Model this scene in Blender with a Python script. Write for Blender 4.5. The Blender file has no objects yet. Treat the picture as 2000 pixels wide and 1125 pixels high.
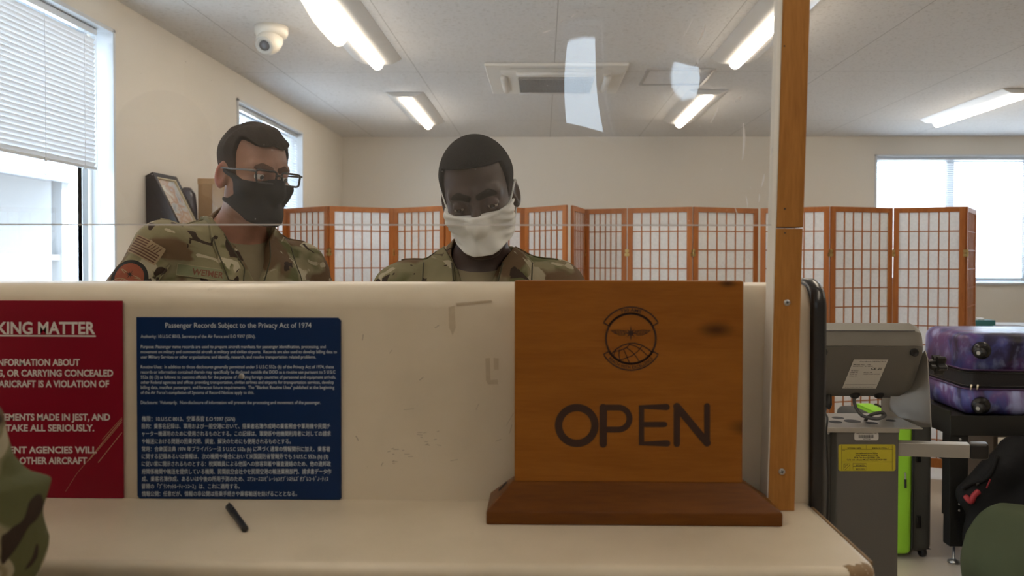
import bpy, bmesh, math, random
import numpy as np
from mathutils import Vector, Matrix, Euler

# ------------------------------------------------------------------ camera, world, exposure
SC = bpy.context.scene
COL = SC.collection
R = math.radians
F, YAW, PITCH, ROLL = 1500.0, R(1.0), R(0.9), R(-0.1)
CXP, CYP = 1060 - F*math.tan(YAW), 505 + F*math.tan(PITCH)
EYE = Vector((0, 0, 1.41))
cam = bpy.data.cameras.new('camera')
cam.sensor_width = 36.0
cam.lens = F/2000*36
cam.shift_x = -(CXP-1000)/2000
cam.shift_y = (CYP-562.5)/2000
cam.clip_start = 0.02
cam.dof.use_dof = True
cam.dof.focus_distance = 1.75
cam.dof.aperture_fstop = 6.0
camo = bpy.data.objects.new('camera', cam)
COL.objects.link(camo)
CAMROT = Matrix.Rotation(YAW, 3, 'Z') @ Matrix.Rotation(math.pi/2-PITCH, 3, 'X') @ Matrix.Rotation(-ROLL, 3, 'Z')
camo.matrix_world = Matrix.Translation(EYE) @ CAMROT.to_4x4()
SC.camera = camo

def at(px, py, X=None, Y=None, Z=None):
    d = CAMROT @ Vector(((px-CXP)/F, (CYP-py)/F, -1.0))
    t = (X-EYE.x)/d.x if X is not None else (Y-EYE.y)/d.y if Y is not None else (Z-EYE.z)/d.z
    return EYE + d*t

SC.view_settings.view_transform = 'Standard'
SC.view_settings.look = 'None'
SC.view_settings.gamma = 1.0
SC.view_settings.exposure = 0.0
SC.view_settings.use_curve_mapping = False
SC.cycles.max_bounces = 10
SC.cycles.transparent_max_bounces = 24
SC.cycles.sample_clamp_indirect = 6.0

world = bpy.data.worlds.new('overcast_sky')
SC.world = world
world.use_nodes = True
wn = world.node_tree.nodes
wn['Background'].inputs[0].default_value = (0.74, 0.88, 1.0, 1)
wn['Background'].inputs[1].default_value = 9.4
LAMP = 24.0           # strength of the ceiling tubes

sun = bpy.data.lights.new('sun', 'SUN')
sun.energy = 28.0; sun.angle = 0.02; sun.color = (1.0, 0.95, 0.88)
suno = bpy.data.objects.new('sun', sun); COL.objects.link(suno)
suno.rotation_euler = (0, R(48), 0)      # from beyond the right-hand wall: lights the ground outside the windows only

# ------------------------------------------------------------------ materials
def newmat(name):
    m = bpy.data.materials.new(name)
    m.use_nodes = True
    nt = m.node_tree
    b = nt.nodes['Principled BSDF']
    return m, nt, b

def mat(name, col, rough=0.5, metal=0.0, spec=0.5, var=0.0, vscale=8.0, bump=0.0, bscale=60.0, bdist=0.002,
        stretch=None, coat=0.0, sub=0.0, sheen=0.0):
    m, nt, b = newmat(name)
    c = (*col, 1)
    b.inputs['Base Color'].default_value = c
    b.inputs['Roughness'].default_value = rough
    b.inputs['Metallic'].default_value = metal
    b.inputs['Specular IOR Level'].default_value = spec
    b.inputs['Coat Weight'].default_value = coat
    b.inputs['Sheen Weight'].default_value = sheen
    if sub:
        b.inputs['Subsurface Weight'].default_value = sub
        b.inputs['Subsurface Radius'].default_value = (1.0, 0.35, 0.2)
        b.inputs['Subsurface Scale'].default_value = 0.006
    N = nt.nodes.new
    L = nt.links.new
    if var or bump:
        tc = N('ShaderNodeTexCoord'); mp = N('ShaderNodeMapping')
        L(tc.outputs['Object'], mp.inputs['Vector'])
        if stretch: mp.inputs['Scale'].default_value = stretch
    if var:
        n = N('ShaderNodeTexNoise'); n.inputs['Scale'].default_value = vscale; n.inputs['Detail'].default_value = 5
        L(mp.outputs[0], n.inputs['Vector'])
        mx = N('ShaderNodeMix'); mx.data_type = 'RGBA'
        mx.inputs[6].default_value = tuple(min(1, x*(1-var)) for x in col)+(1,)
        mx.inputs[7].default_value = tuple(min(1, x*(1+var)) for x in col)+(1,)
        L(n.outputs['Fac'], mx.inputs[0]); L(mx.outputs[2], b.inputs['Base Color'])
    if bump:
        n = N('ShaderNodeTexNoise'); n.inputs['Scale'].default_value = bscale; n.inputs['Detail'].default_value = 4
        L(mp.outputs[0], n.inputs['Vector'])
        bp = N('ShaderNodeBump'); bp.inputs['Strength'].default_value = bump; bp.inputs['Distance'].default_value = bdist
        L(n.outputs['Fac'], bp.inputs['Height']); L(bp.outputs[0], b.inputs['Normal'])
    return m

def emit(name, col, s):
    m = bpy.data.materials.new(name); m.use_nodes = True
    nt = m.node_tree; nt.nodes.clear()
    e = nt.nodes.new('ShaderNodeEmission'); e.inputs[0].default_value = (*col, 1); e.inputs[1].default_value = s
    o = nt.nodes.new('ShaderNodeOutputMaterial'); nt.links.new(e.outputs[0], o.inputs[0])
    return m

def ramp(nt, fac, stops, const=False):
    r = nt.nodes.new('ShaderNodeValToRGB')
    if const: r.color_ramp.interpolation = 'CONSTANT'
    e = r.color_ramp.elements
    while len(e) < len(stops): e.new(0.5)
    for i, (p, c) in enumerate(stops):
        e[i].position = p; e[i].color = (*c, 1) if len(c) == 3 else c
    nt.links.new(fac, r.inputs[0])
    return r

def wood(name, c1, c2, axis='X', scale=1.0, rough=0.45, knots=(), fine=0.5):
    """long grain along an axis, dark rings round any knots (x, z, radius in object metres)"""
    m, nt, b = newmat(name); N = nt.nodes.new; L = nt.links.new
    tc = N('ShaderNodeTexCoord'); mp = N('ShaderNodeMapping')
    L(tc.outputs['Object'], mp.inputs['Vector'])
    s = {'X': (0.9, 9, 9), 'Z': (9, 9, 0.9), 'Y': (9, 0.9, 9)}[axis]
    mp.inputs['Scale'].default_value = tuple(v*scale for v in s)
    n1 = N('ShaderNodeTexNoise'); n1.inputs['Scale'].default_value = 4; n1.inputs['Detail'].default_value = 6; n1.inputs['Distortion'].default_value = 0.8
    n2 = N('ShaderNodeTexNoise'); n2.inputs['Scale'].default_value = 30; n2.inputs['Detail'].default_value = 4
    L(mp.outputs[0], n1.inputs['Vector']); L(mp.outputs[0], n2.inputs['Vector'])
    ad = N('ShaderNodeMath'); ad.operation = 'MULTIPLY_ADD'
    L(n2.outputs['Fac'], ad.inputs[0]); ad.inputs[1].default_value = fine; L(n1.outputs['Fac'], ad.inputs[2])
    lo, hi = 0.32+fine*0.3, 0.66+fine*0.65
    r = ramp(nt, ad.outputs[0], [(lo, c2), (hi, c1)])
    out = r.outputs[0]
    for kx, kz, kr in knots:
        vm = N('ShaderNodeVectorMath'); vm.operation = 'SUBTRACT'; L(tc.outputs['Object'], vm.inputs[0]); vm.inputs[1].default_value = (kx, 0, kz)
        v2 = N('ShaderNodeVectorMath'); v2.operation = 'MULTIPLY'; L(vm.outputs[0], v2.inputs[0]); v2.inputs[1].default_value = (0.55, 0, 1.25)
        ln = N('ShaderNodeVectorMath'); ln.operation = 'LENGTH'; L(v2.outputs[0], ln.inputs[0])
        mr = N('ShaderNodeMapRange'); mr.interpolation_type = 'SMOOTHSTEP'; L(ln.outputs['Value'], mr.inputs[0])
        mr.inputs[1].default_value = 0; mr.inputs[2].default_value = kr; mr.inputs[3].default_value = 0.9; mr.inputs[4].default_value = 0
        mx = N('ShaderNodeMix'); mx.data_type = 'RGBA'; L(mr.outputs[0], mx.inputs[0]); L(out, mx.inputs[6])
        mx.inputs[7].default_value = (c2[0]*0.22, c2[1]*0.18, c2[2]*0.16, 1); out = mx.outputs[2]
    L(out, b.inputs['Base Color'])
    b.inputs['Roughness'].default_value = rough; b.inputs['Specular IOR Level'].default_value = 0.25
    bp = N('ShaderNodeBump'); bp.inputs['Strength'].default_value = 0.15; bp.inputs['Distance'].default_value = 0.0006
    L(n2.outputs['Fac'], bp.inputs['Height']); L(bp.outputs[0], b.inputs['Normal'])
    return m

def camo_mat(name, seed=0.0, sc=1.35):
    """woven multi-colour camouflage: sand, olive, brown and dark brown blotches"""
    m, nt, b = newmat(name); N = nt.nodes.new; L = nt.links.new
    tc = N('ShaderNodeTexCoord')
    def field(off, scale, dist, st=(1, 1, 1.25)):
        mp = N('ShaderNodeMapping'); L(tc.outputs['Object'], mp.inputs['Vector'])
        mp.inputs['Location'].default_value = (off+seed, off*1.7, off*0.6+seed); mp.inputs['Scale'].default_value = st
        n = N('ShaderNodeTexNoise'); n.inputs['Scale'].default_value = scale*sc; n.inputs['Detail'].default_value = 2.5
        n.inputs['Roughness'].default_value = 0.45; n.inputs['Distortion'].default_value = dist
        L(mp.outputs[0], n.inputs['Vector']); return n.outputs['Fac']
    cur = ramp(nt, field(1.3, 5, 0.3), [(0.38, (0.235, 0.205, 0.125)), (0.62, (0.185, 0.165, 0.095))]).outputs[0]
    def over(fac, lo, hi, col):
        nonlocal cur
        mr = N('ShaderNodeMapRange'); L(fac, mr.inputs[0]); mr.inputs[1].default_value = lo; mr.inputs[2].default_value = hi
        mx = N('ShaderNodeMix'); mx.data_type = 'RGBA'; L(mr.outputs[0], mx.inputs[0]); L(cur, mx.inputs[6]); mx.inputs[7].default_value = (*col, 1); cur = mx.outputs[2]
    over(field(4.1, 7, 0.6), 0.50, 0.56, (0.105, 0.108, 0.048))
    over(field(9.7, 6, 0.5), 0.515, 0.57, (0.125, 0.08, 0.045))
    over(field(14.2, 10, 1.0, (1, 1, 1.5)), 0.605, 0.62, (0.36, 0.32, 0.23))
    over(field(21.5, 13, 0.8, (1.2, 1.2, .9)), 0.635, 0.645, (0.04, 0.027, 0.02))
    L(cur, b.inputs['Base Color'])
    b.inputs['Roughness'].default_value = 0.85; b.inputs['Specular IOR Level'].default_value = 0.2
    w = N('ShaderNodeTexNoise'); w.inputs['Scale'].default_value = 900; L(tc.outputs['Object'], w.inputs['Vector'])
    w2 = N('ShaderNodeTexNoise'); w2.inputs['Scale'].default_value = 45; w2.inputs['Detail'].default_value = 3; L(tc.outputs['Object'], w2.inputs['Vector'])
    bp = N('ShaderNodeBump'); bp.inputs['Strength'].default_value = 0.25; bp.inputs['Distance'].default_value = 0.0006; L(w.outputs['Fac'], bp.inputs['Height'])
    bp2 = N('ShaderNodeBump'); bp2.inputs['Strength'].default_value = 0.35; bp2.inputs['Distance'].default_value = 0.004; L(w2.outputs['Fac'], bp2.inputs['Height'])
    L(bp.outputs[0], bp2.inputs['Normal']); L(bp2.outputs[0], b.inputs['Normal'])
    return m

def clear_sheet(name, ior, tint=(1, 1, 1), haze=0.0, scuff=False, rough=0.0):
    """thin clear sheet: Fresnel mirror over a clear body, with a little dust"""
    m = bpy.data.materials.new(name); m.use_nodes = True; nt = m.node_tree; nt.nodes.clear(); N = nt.nodes.new; L = nt.links.new
    t = N('ShaderNodeBsdfTransparent'); t.inputs[0].default_value = (*tint, 1)
    g = N('ShaderNodeBsdfGlossy'); g.inputs['Roughness'].default_value = rough
    fr = N('ShaderNodeFresnel'); ge = N('ShaderNodeNewGeometry')
    mi = N('ShaderNodeMapRange'); L(ge.outputs['Backfacing'], mi.inputs[0]); mi.inputs[3].default_value = ior; mi.inputs[4].default_value = 1/ior; L(mi.outputs[0], fr.inputs[0])
    mx = N('ShaderNodeMixShader'); L(fr.outputs[0], mx.inputs[0]); L(t.outputs[0], mx.inputs[1]); L(g.outputs[0], mx.inputs[2])
    out = mx.outputs[0]
    if haze:
        d = N('ShaderNodeBsdfDiffuse'); d.inputs[0].default_value = (0.8, 0.8, 0.82, 1)
        mh = N('ShaderNodeMixShader'); mh.inputs[0].default_value = haze
        if scuff:
            tc = N('ShaderNodeTexCoord'); n = N('ShaderNodeTexNoise'); n.inputs['Scale'].default_value = 9; n.inputs['Detail'].default_value = 6
            L(tc.outputs['Object'], n.inputs['Vector'])
            mr = N('ShaderNodeMapRange'); L(n.outputs['Fac'], mr.inputs[0]); mr.inputs[1].default_value = 0.35; mr.inputs[2].default_value = 0.75
            mr.inputs[3].default_value = haze*0.6; mr.inputs[4].default_value = haze*1.8; L(mr.outputs[0], mh.inputs[0])
        L(out, mh.inputs[1]); L(d.outputs[0], mh.inputs[2]); out = mh.outputs[0]
    o = N('ShaderNodeOutputMaterial'); L(out, o.inputs[0])
    return m

# ------------------------------------------------------------------ mesh building
class MB:
    def __init__(s): s.v = []; s.f = []
    def add(s, vs, fs):
        o = len(s.v); s.v += [tuple(v) for v in vs]; s.f += [tuple(i+o for i in f) for f in fs]; return s
    def box(s, a, b, M=None):
        (x0, y0, z0), (x1, y1, z1) = a, b
        vs = [Vector(p) for p in ((x0,y0,z0),(x1,y0,z0),(x1,y1,z0),(x0,y1,z0),(x0,y0,z1),(x1,y0,z1),(x1,y1,z1),(x0,y1,z1))]
        if M: vs = [M @ v for v in vs]
        return s.add(vs, [(0,3,2,1),(4,5,6,7),(0,1,5,4),(1,2,6,5),(2,3,7,6),(3,0,4,7)])
    def tube(s, pts, r, seg=10, cap=True):
        pts = [Vector(p) for p in pts]; n = len(pts)
        rs = r if isinstance(r, (list, tuple)) else [r]*n
        t0 = (pts[1]-pts[0]).normalized()
        u = t0.orthogonal().normalized(); vs = []; fs = []
        for i, p in enumerate(pts):
            t = (pts[min(i+1, n-1)]-pts[max(i-1, 0)]).normalized()
            u = (u - t*u.dot(t)).normalized(); w = t.cross(u)
            for k in range(seg):
                a = 2*math.pi*k/seg; vs.append(p + (u*math.cos(a)+w*math.sin(a))*rs[i])
        for i in range(n-1):
            for k in range(seg):
                a, b = i*seg+k, i*seg+(k+1) % seg
                fs.append((a, b, b+seg, a+seg))
        if cap: fs += [tuple(range(seg))[::-1], tuple((n-1)*seg+k for k in range(seg))]
        return s.add(vs, fs)
    def lathe(s, prof, M=None, seg=24):
        """profile (radius, height) turned about z"""
        vs = []; fs = []
        for r, h in prof:
            for k in range(seg):
                a = 2*math.pi*k/seg; v = Vector((r*math.cos(a), r*math.sin(a), h)); vs.append(M @ v if M else v)
        for i in range(len(prof)-1):
            for k in range(seg):
                a, b = i*seg+k, i*seg+(k+1) % seg; fs.append((a, b, b+seg, a+seg))
        fs += [tuple(range(seg))[::-1], tuple((len(prof)-1)*seg+k for k in range(seg))]
        return s.add(vs, fs)
    def prism(s, poly, fn0, fn1):
        """polygon (a, b) extruded between two placings fn(a, b) -> point"""
        n = len(poly); vs = [fn0(*p) for p in poly]+[fn1(*p) for p in poly]
        fs = [tuple(range(n))[::-1], tuple(range(n, 2*n))]+[(i, (i+1) % n, n+(i+1) % n, n+i) for i in range(n)]
        return s.add(vs, fs)
    def loft(s, rings, cap=True):
        n = len(rings[0]); vs = [p for r in rings for p in r]; fs = []
        for i in range(len(rings)-1):
            for k in range(n):
                a, b = i*n+k, i*n+(k+1) % n; fs.append((a, b, b+n, a+n))
        if cap: fs += [tuple(range(n))[::-1], tuple((len(rings)-1)*n+k for k in range(n))]
        return s.add(vs, fs)
    def build(s, name, m, parent=None, bevel=0, seg=2, smooth=False, fixn=True):
        me = bpy.data.meshes.new(name); me.from_pydata(s.v, [], s.f)
        if fixn:
            bm = bmesh.new(); bm.from_mesh(me); bmesh.ops.recalc_face_normals(bm, faces=bm.faces); bm.to_mesh(me); bm.free()
        if smooth: me.polygons.foreach_set('use_smooth', [True]*len(me.polygons))
        if m: me.materials.append(m)
        o = bpy.data.objects.new(name, me); COL.objects.link(o)
        if parent: o.parent = parent
        if bevel:
            md = o.modifiers.new('bevel', 'BEVEL'); md.width = bevel; md.segments = seg; md.limit_method = 'ANGLE'; md.angle_limit = R(35)
            md.harden_normals = False
            me.polygons.foreach_set('use_smooth', [True]*len(me.polygons))
            md2 = o.modifiers.new('wn', 'WEIGHTED_NORMAL'); md2.keep_sharp = False
        return o

def tag(o, label, cat, group=None, kind=None):
    o['label'] = label; o['category'] = cat
    if group: o['group'] = group
    if kind: o['kind'] = kind
    return o
def thing(name, label, cat, loc=(0, 0, 0), rz=0, group=None):
    o = bpy.data.objects.new(name, None); COL.objects.link(o); o.empty_display_size = 0.05
    o.location = loc; o.rotation_euler = (0, 0, rz)
    return tag(o, label, cat, group)
def struct(o, label=None):
    o['kind'] = 'structure'
    if label: o['label'] = label
    return o
def copy_tree(o, parent=None):
    c = o.copy(); COL.objects.link(c); c.parent = parent
    for ch in [k for k in bpy.data.objects if k.parent == o]: copy_tree(ch, c)
    return c
def box(name, a, b, m, parent=None, bevel=0, seg=2): return MB().box(a, b).build(name, m, parent, bevel, seg)

_tc = {}
def text_geo(s, size=1.0, bold=0.0, spacing=1.0):
    """flat lettering as (verts 2-D, faces) starting at x=0 on the baseline"""
    cu = bpy.data.curves.new('lettering', 'FONT'); cu.body = s; cu.size = size; cu.resolution_u = 3
    cu.space_character = spacing
    if bold: cu.offset = bold*size
    ob = bpy.data.objects.new('lettering', cu); COL.objects.link(ob)
    dg = bpy.context.evaluated_depsgraph_get(); dg.update()
    me = bpy.data.meshes.new_from_object(ob.evaluated_get(dg))
    vs = [(v.co.x, v.co.y) for v in me.vertices]; fs = [tuple(p.vertices) for p in me.polygons]
    bpy.data.objects.remove(ob); bpy.data.curves.remove(cu); bpy.data.meshes.remove(me)
    if vs:
        mn = min(v[0] for v in vs); vs = [(x-mn, y) for x, y in vs]
    return vs, fs
def text_into(mb, s, fn, x0, x1, ybase, cap, bold=0.0, fit=True, align='L'):
    """lettering with capital height cap (metres) between x0 and x1, put on a surface by fn(x, y)"""
    size = cap/0.727
    vs, fs = text_geo(s, size, bold)
    if not vs: return
    w = max(v[0] for v in vs)
    k = (x1-x0)/w if fit else 1.0
    off = x0 if align == 'L' or fit else (x0+x1-w)/2
    mb.add([fn(off+x*k, ybase+y) for x, y in vs], fs)

def stroke(mb, pts, w, fn, closed=False, caps=True):
    """flat line of width w through 2-D points, round ends, laid down by fn(x, y)"""
    pts = [Vector((p[0], p[1])) for p in pts]; n = len(pts)
    L = []; Rr = []
    for i, p in enumerate(pts):
        a = pts[(i-1) % n] if closed or i > 0 else p; b = pts[(i+1) % n] if closed or i < n-1 else p
        t = (b-a).normalized(); nn = Vector((-t.y, t.x))
        L.append(p+nn*w/2); Rr.append(p-nn*w/2)
    vs = [fn(*q) for q in L]+[fn(*q) for q in Rr]
    fs = [(i, n+i, n+(i+1) % n, (i+1) % n) for i in range(n if closed else n-1)]
    mb.add(vs, fs)
    if caps and not closed:
        for p, q in ((pts[0], pts[1]), (pts[-1], pts[-2])):
            t = p-q; a0 = math.atan2(t.y, t.x)-math.pi/2
            c = [fn(p.x+math.cos(a0+math.pi*k/8)*w/2, p.y+math.sin(a0+math.pi*k/8)*w/2) for k in range(9)]
            mb.add(c, [tuple(range(9))])
def arc(cx, cy, r, a0, a1, n=24, ry=None):
    return [(cx+r*math.cos(R(a0+(a1-a0)*i/n)), cy+(ry or r)*math.sin(R(a0+(a1-a0)*i/n))) for i in range(n+1)]

def rbox_rings(a, b, r, seg=5, axis='Z'):
    """rounded box as loft rings"""
    (x0, y0, z0), (x1, y1, z1) = a, b
    def ring(ins, z):
        out = []
        rr = max(r-ins, 1e-4)
        for cx, cy, s in ((x1-r, y1-r, 0), (x0+r, y1-r, 90), (x0+r, y0+r, 180), (x1-r, y0+r, 270)):
            for k in range(seg+1):
                t = R(s+90*k/seg); out.append(Vector((cx+rr*math.cos(t), cy+rr*math.sin(t), z)))
        return out
    rings = []
    for k in range(seg+1):
        t = R(90*k/seg); rings.append(ring(r*(1-math.sin(t)), z0+r*(1-math.cos(t))))
    for k in range(seg+1):
        t = R(90*k/seg); rings.append(ring(r*(1-math.cos(t)), z1-r*(1-math.sin(t))))
    return rings
# ------------------------------------------------------------------ the room
XL, XR, YN, YF, ZC = -2.07, 6.2, -2.2, 7.9, 2.66
M_wall = mat('wallpaper', (0.70, 0.655, 0.585), 0.85, bump=0.25, bscale=160, bdist=0.001, spec=0.2)
M_white = mat('white_paint', (0.60, 0.63, 0.66), 0.45)
M_alu = mat('aluminium', (0.62, 0.66, 0.70), 0.35, metal=0.6)
M_dark = mat('dark_gasket', (0.03, 0.03, 0.035), 0.6)
M_glass = clear_sheet('window_glass', 1.45, (0.96, 0.98, 1.0))

# ceiling boards: faint seams every 0.91 m
def ceiling_mat():
    m, nt, b = newmat('ceiling_board'); N = nt.nodes.new; L = nt.links.new
    b.inputs['Roughness'].default_value = 0.9; b.inputs['Specular IOR Level'].default_value = 0.15
    tc = N('ShaderNodeTexCoord'); sp = N('ShaderNodeSeparateXYZ'); L(tc.outputs['Object'], sp.inputs[0])
    def seam(o, pitch, off):
        a = N('ShaderNodeMath'); a.operation = 'ADD'; L(o, a.inputs[0]); a.inputs[1].default_value = off+50*pitch
        mo = N('ShaderNodeMath'); mo.operation = 'MODULO'; L(a.outputs[0], mo.inputs[0]); mo.inputs[1].default_value = pitch
        c = N('ShaderNodeMath'); c.operation = 'LESS_THAN'; L(mo.outputs[0], c.inputs[0]); c.inputs[1].default_value = 0.005; return c.outputs[0]
    mxm = N('ShaderNodeMath'); mxm.operation = 'MAXIMUM'; L(seam(sp.outputs[0], 0.91, -0.07), mxm.inputs[0]); L(seam(sp.outputs[1], 1.82, 0.3), mxm.inputs[1])
    n = N('ShaderNodeTexNoise'); n.inputs['Scale'].default_value = 55; n.inputs['Detail'].default_value = 5; L(tc.outputs['Object'], n.inputs['Vector'])
    r = ramp(nt, n.outputs['Fac'], [(0.33, (0.60, 0.585, 0.57)), (0.45, (0.71, 0.70, 0.69))])
    mx = N('ShaderNodeMix'); mx.data_type = 'RGBA'; L(mxm.outputs[0], mx.inputs[0]); L(r.outputs[0], mx.inputs[6]); mx.inputs[7].default_value = (0.42, 0.41, 0.40, 1)
    L(mx.outputs[2], b.inputs['Base Color'])
    bp = N('ShaderNodeBump'); bp.inputs['Strength'].default_value = 0.4; bp.inputs['Distance'].default_value = 0.002; L(n.outputs['Fac'], bp.inputs['Height']); L(bp.outputs[0], b.inputs['Normal'])
    return m
M_ceil = ceiling_mat()
M_floor = mat('vinyl_floor', (0.62, 0.54, 0.43), 0.28, var=0.06, vscale=3)

T = 0.16
struct(box('floor', (XL-T, YN-T, -0.1), (XR+T, YF+T, 0), M_floor))
struct(box('ceiling', (XL-T, YN-T, ZC), (XR+T, YF+T, ZC+0.1), M_ceil))
W1 = (1.75, 3.68, 0.98, 2.507)      # left windows: y0, y1, z0, z1
W2 = (5.17, 6.58, 0.98, 2.49)
W3 = (3.38, 5.75, 1.155, 2.475)     # back window: x0, x1, z0, z1
W4 = (0.16, 0.56, 2.14, 2.60)       # small high window behind the viewer

def wall_with_holes(name, a0, a1, holes, place):
    mb = MB(); cuts = sorted({a0, a1, *[h[0] for h in holes], *[h[1] for h in holes]})
    for c0, c1 in zip(cuts, cuts[1:]):
        h = [q for q in holes if q[0] <= c0+1e-6 and q[1] >= c1-1e-6]
        if h: place(mb, c0, c1, 0, h[0][2]); place(mb, c0, c1, h[0][3], ZC)
        else: place(mb, c0, c1, 0, ZC)
    return struct(mb.build(name, M_wall))
wall_with_holes('wall_left', YN, YF, [W1, W2], lambda mb, a, b, z0, z1: mb.box((XL-T, a, z0), (XL, b, z1)))
wall_with_holes('wall_back', XL-T, XR+T, [W3], lambda mb, a, b, z0, z1: mb.box((a, YF, z0), (b, YF+T, z1)))
wall_with_holes('wall_right', YN, YF, [], lambda mb, a, b, z0, z1: mb.box((XR, a, z0), (XR+T, b, z1)))
wall_with_holes('wall_rear', XL-T, XR+T, [W4], lambda mb, a, b, z0, z1: mb.box((a, YN-T, z0), (b, YN, z1)))
M_base = mat('baseboard_vinyl', (0.33, 0.28, 0.23), 0.5)
struct(box('baseboard_back', (XL, YF-0.012, 0), (XR, YF, 0.08), M_base))
struct(box('baseboard_left', (XL, YN, 0), (XL+0.012, YF-0.012, 0.08), M_base))

def window(name, u0, u1, z0, z1, P, mull, label=None):
    """window in a wall; P(u, d, z) puts (along the wall, depth outwards from the room face, height)"""
    o = bpy.data.objects.new(name, None); COL.objects.link(o); struct(o)
    def bx(nm, a, b, m, bev=0.0):
        mb = MB(); c = [P(*a), P(*b)]
        lo = [min(c[0][i], c[1][i]) for i in range(3)]; hi = [max(c[0][i], c[1][i]) for i in range(3)]
        return mb.box(lo, hi), nm, m, bev
    t = 0.02
    mb = MB()
    for a, b in (((u0, -0.012, z0), (u0+t, 0.10, z1)), ((u1-t, -0.012, z0), (u1, 0.10, z1)), ((u0, -0.012, z1-t), (u1, 0.10, z1)), ((u0, -0.03, z0), (u1, 0.10, z0+t))):
        q = bx('', a, b, None)[0]; mb.add(q.v, q.f)
    mb.build('window_surround', M_white, o, 0.003)
    sash = MB(); pane = MB(); gask = MB()
    edges = [u0+t]+list(mull)+[u1-t]
    def sb(m, a, b):
        q = bx('', a, b, None)[0]; m.add(q.v, q.f)
    for i, (a, b) in enumerate(zip(edges, edges[1:])):
        d = 0.085+0.03*(i % 2); w = 0.045
        sb(sash, (a, d, z0+t), (a+w, d+0.028, z1-t)); sb(sash, (b-w, d, z0+t), (b, d+0.028, z1-t))
        sb(sash, (a+w, d, z0+t), (b-w, d+0.028, z0+t+w)); sb(sash, (a+w, d, z1-t-w), (b-w, d+0.028, z1-t))
        sb(gask, (a+w-0.006, d+0.004, z0+t+w-0.006), (a+w, d+0.024, z1-t-w)); sb(gask, (b-w, d+0.004, z0+t+w), (b-w+0.006, d+0.024, z1-t-w))
        sb(pane, (a+w-0.004, d+0.012, z0+t+w-0.004), (b-w+0.004, d+0.016, z1-t-w+0.004))
    sash.build('window_sash', M_alu, o, 0.003); gask.build('glazing_gasket', M_dark, o)
    pane.build('window_pane', M_glass, o)
    return o
PL = lambda u, d, z: (XL-d, u, z)
PB = lambda u, d, z: (u, YF+d, z)
PR = lambda u, d, z: (u, YN-d, z)
window('window_1', *W1, PL, [2.68])
window('window_2', *W2, PL, [5.9])
window('window_3', *W3, PB, [4.2, 5.0])
window('window_4', *W4, PR, [])

# ------------------------------------------------------------------ venetian blinds
def slat_mat():
    m, nt, b = newmat('blind_slat'); N = nt.nodes.new
    b.inputs['Base Color'].default_value = (0.80, 0.82, 0.85, 1); b.inputs['Roughness'].default_value = 0.45
    tr = N('ShaderNodeBsdfTranslucent'); tr.inputs[0].default_value = (0.75, 0.8, 0.86, 1)
    mx = N('ShaderNodeMixShader'); mx.inputs[0].default_value = 0.05
    nt.links.new(b.outputs[0], mx.inputs[1]); nt.links.new(tr.outputs[0], mx.inputs[2])
    nt.links.new(mx.outputs[0], nt.nodes['Material Output'].inputs[0])
    return m
M_slat = slat_mat()
M_cord = mat('blind_cord', (0.85, 0.87, 0.9), 0.6)
def blind(label, u0, u1, ztop, zbot, P, depth, tilt, tapes, pull=None, pitch=0.0215, bunch=0):
    t = thing('venetian_blind', label, 'blind')
    def pb(nm, a, b, m, bev=0.002):
        c = [P(*a), P(*b)]; lo = [min(c[0][i], c[1][i]) for i in range(3)]; hi = [max(c[0][i], c[1][i]) for i in range(3)]
        return MB().box(lo, hi).build(nm, m, t, bev)
    pb('headrail', (u0, depth-0.014, ztop-0.03), (u1, depth+0.014, ztop), M_alu)
    pb('bottom_rail', (u0, depth-0.011, zbot), (u1, depth+0.011, zbot+0.014), M_alu)
    mb = MB(); n = int((ztop-0.04-zbot-0.014)/pitch); w = 0.0125
    for i in range(n):
        z = zbot+0.022+i*pitch+bunch*0
        pts = []
        for k in (-1, 0, 1):
            d = k*w*math.cos(tilt); dz = k*w*math.sin(tilt)+(0.0018 if k == 0 else 0)
            pts.append((d, dz))
        vs = [P(u, depth+d, z+dz) for u in (u0+0.004, u1-0.004) for d, dz in pts]
        mb.add(vs, [(0, 1, 4, 3), (1, 2, 5, 4)])
    mb.build('slats', M_slat, t, smooth=True)
    for u in tapes:
        MB().tube([P(u, depth-0.013, ztop-0.03), P(u, depth-0.013, zbot+0.01)], 0.0012, 6).build('ladder_cord', M_cord, t)
        pb('cord_button', (u-0.008, depth-0.014, zbot-0.006), (u+0.008, depth-0.008, zbot+0.012), M_white)
    if pull:
        MB().tube([P(*q) for q in pull], 0.0016, 6).build('pull_cord', M_cord, t)
    return t
blind('half raised venetian blind in the near left window', 1.775, 3.60, 2.485, 1.823, PL, 0.045, R(-64), [2.0, 2.62, 3.22, 3.50],
      pull=[(3.585, 0.03, 2.45), (3.59, 0.03, 1.8), (3.60, 0.02, 1.6), (3.632, 0.018, 1.3), (3.65, 0.018, 1.1)])
blind('lowered venetian blind in the far left window behind the man in glasses', 5.195, 6.555, 2.468, 1.05, PL, 0.045, R(-22), [5.4, 5.9, 6.4])
blind('lowered venetian blind in the bright back window', 3.405, 5.725, 2.452, 1.20, PB, 0.045, R(-10), [3.6, 4.2, 4.9, 5.6])

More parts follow.
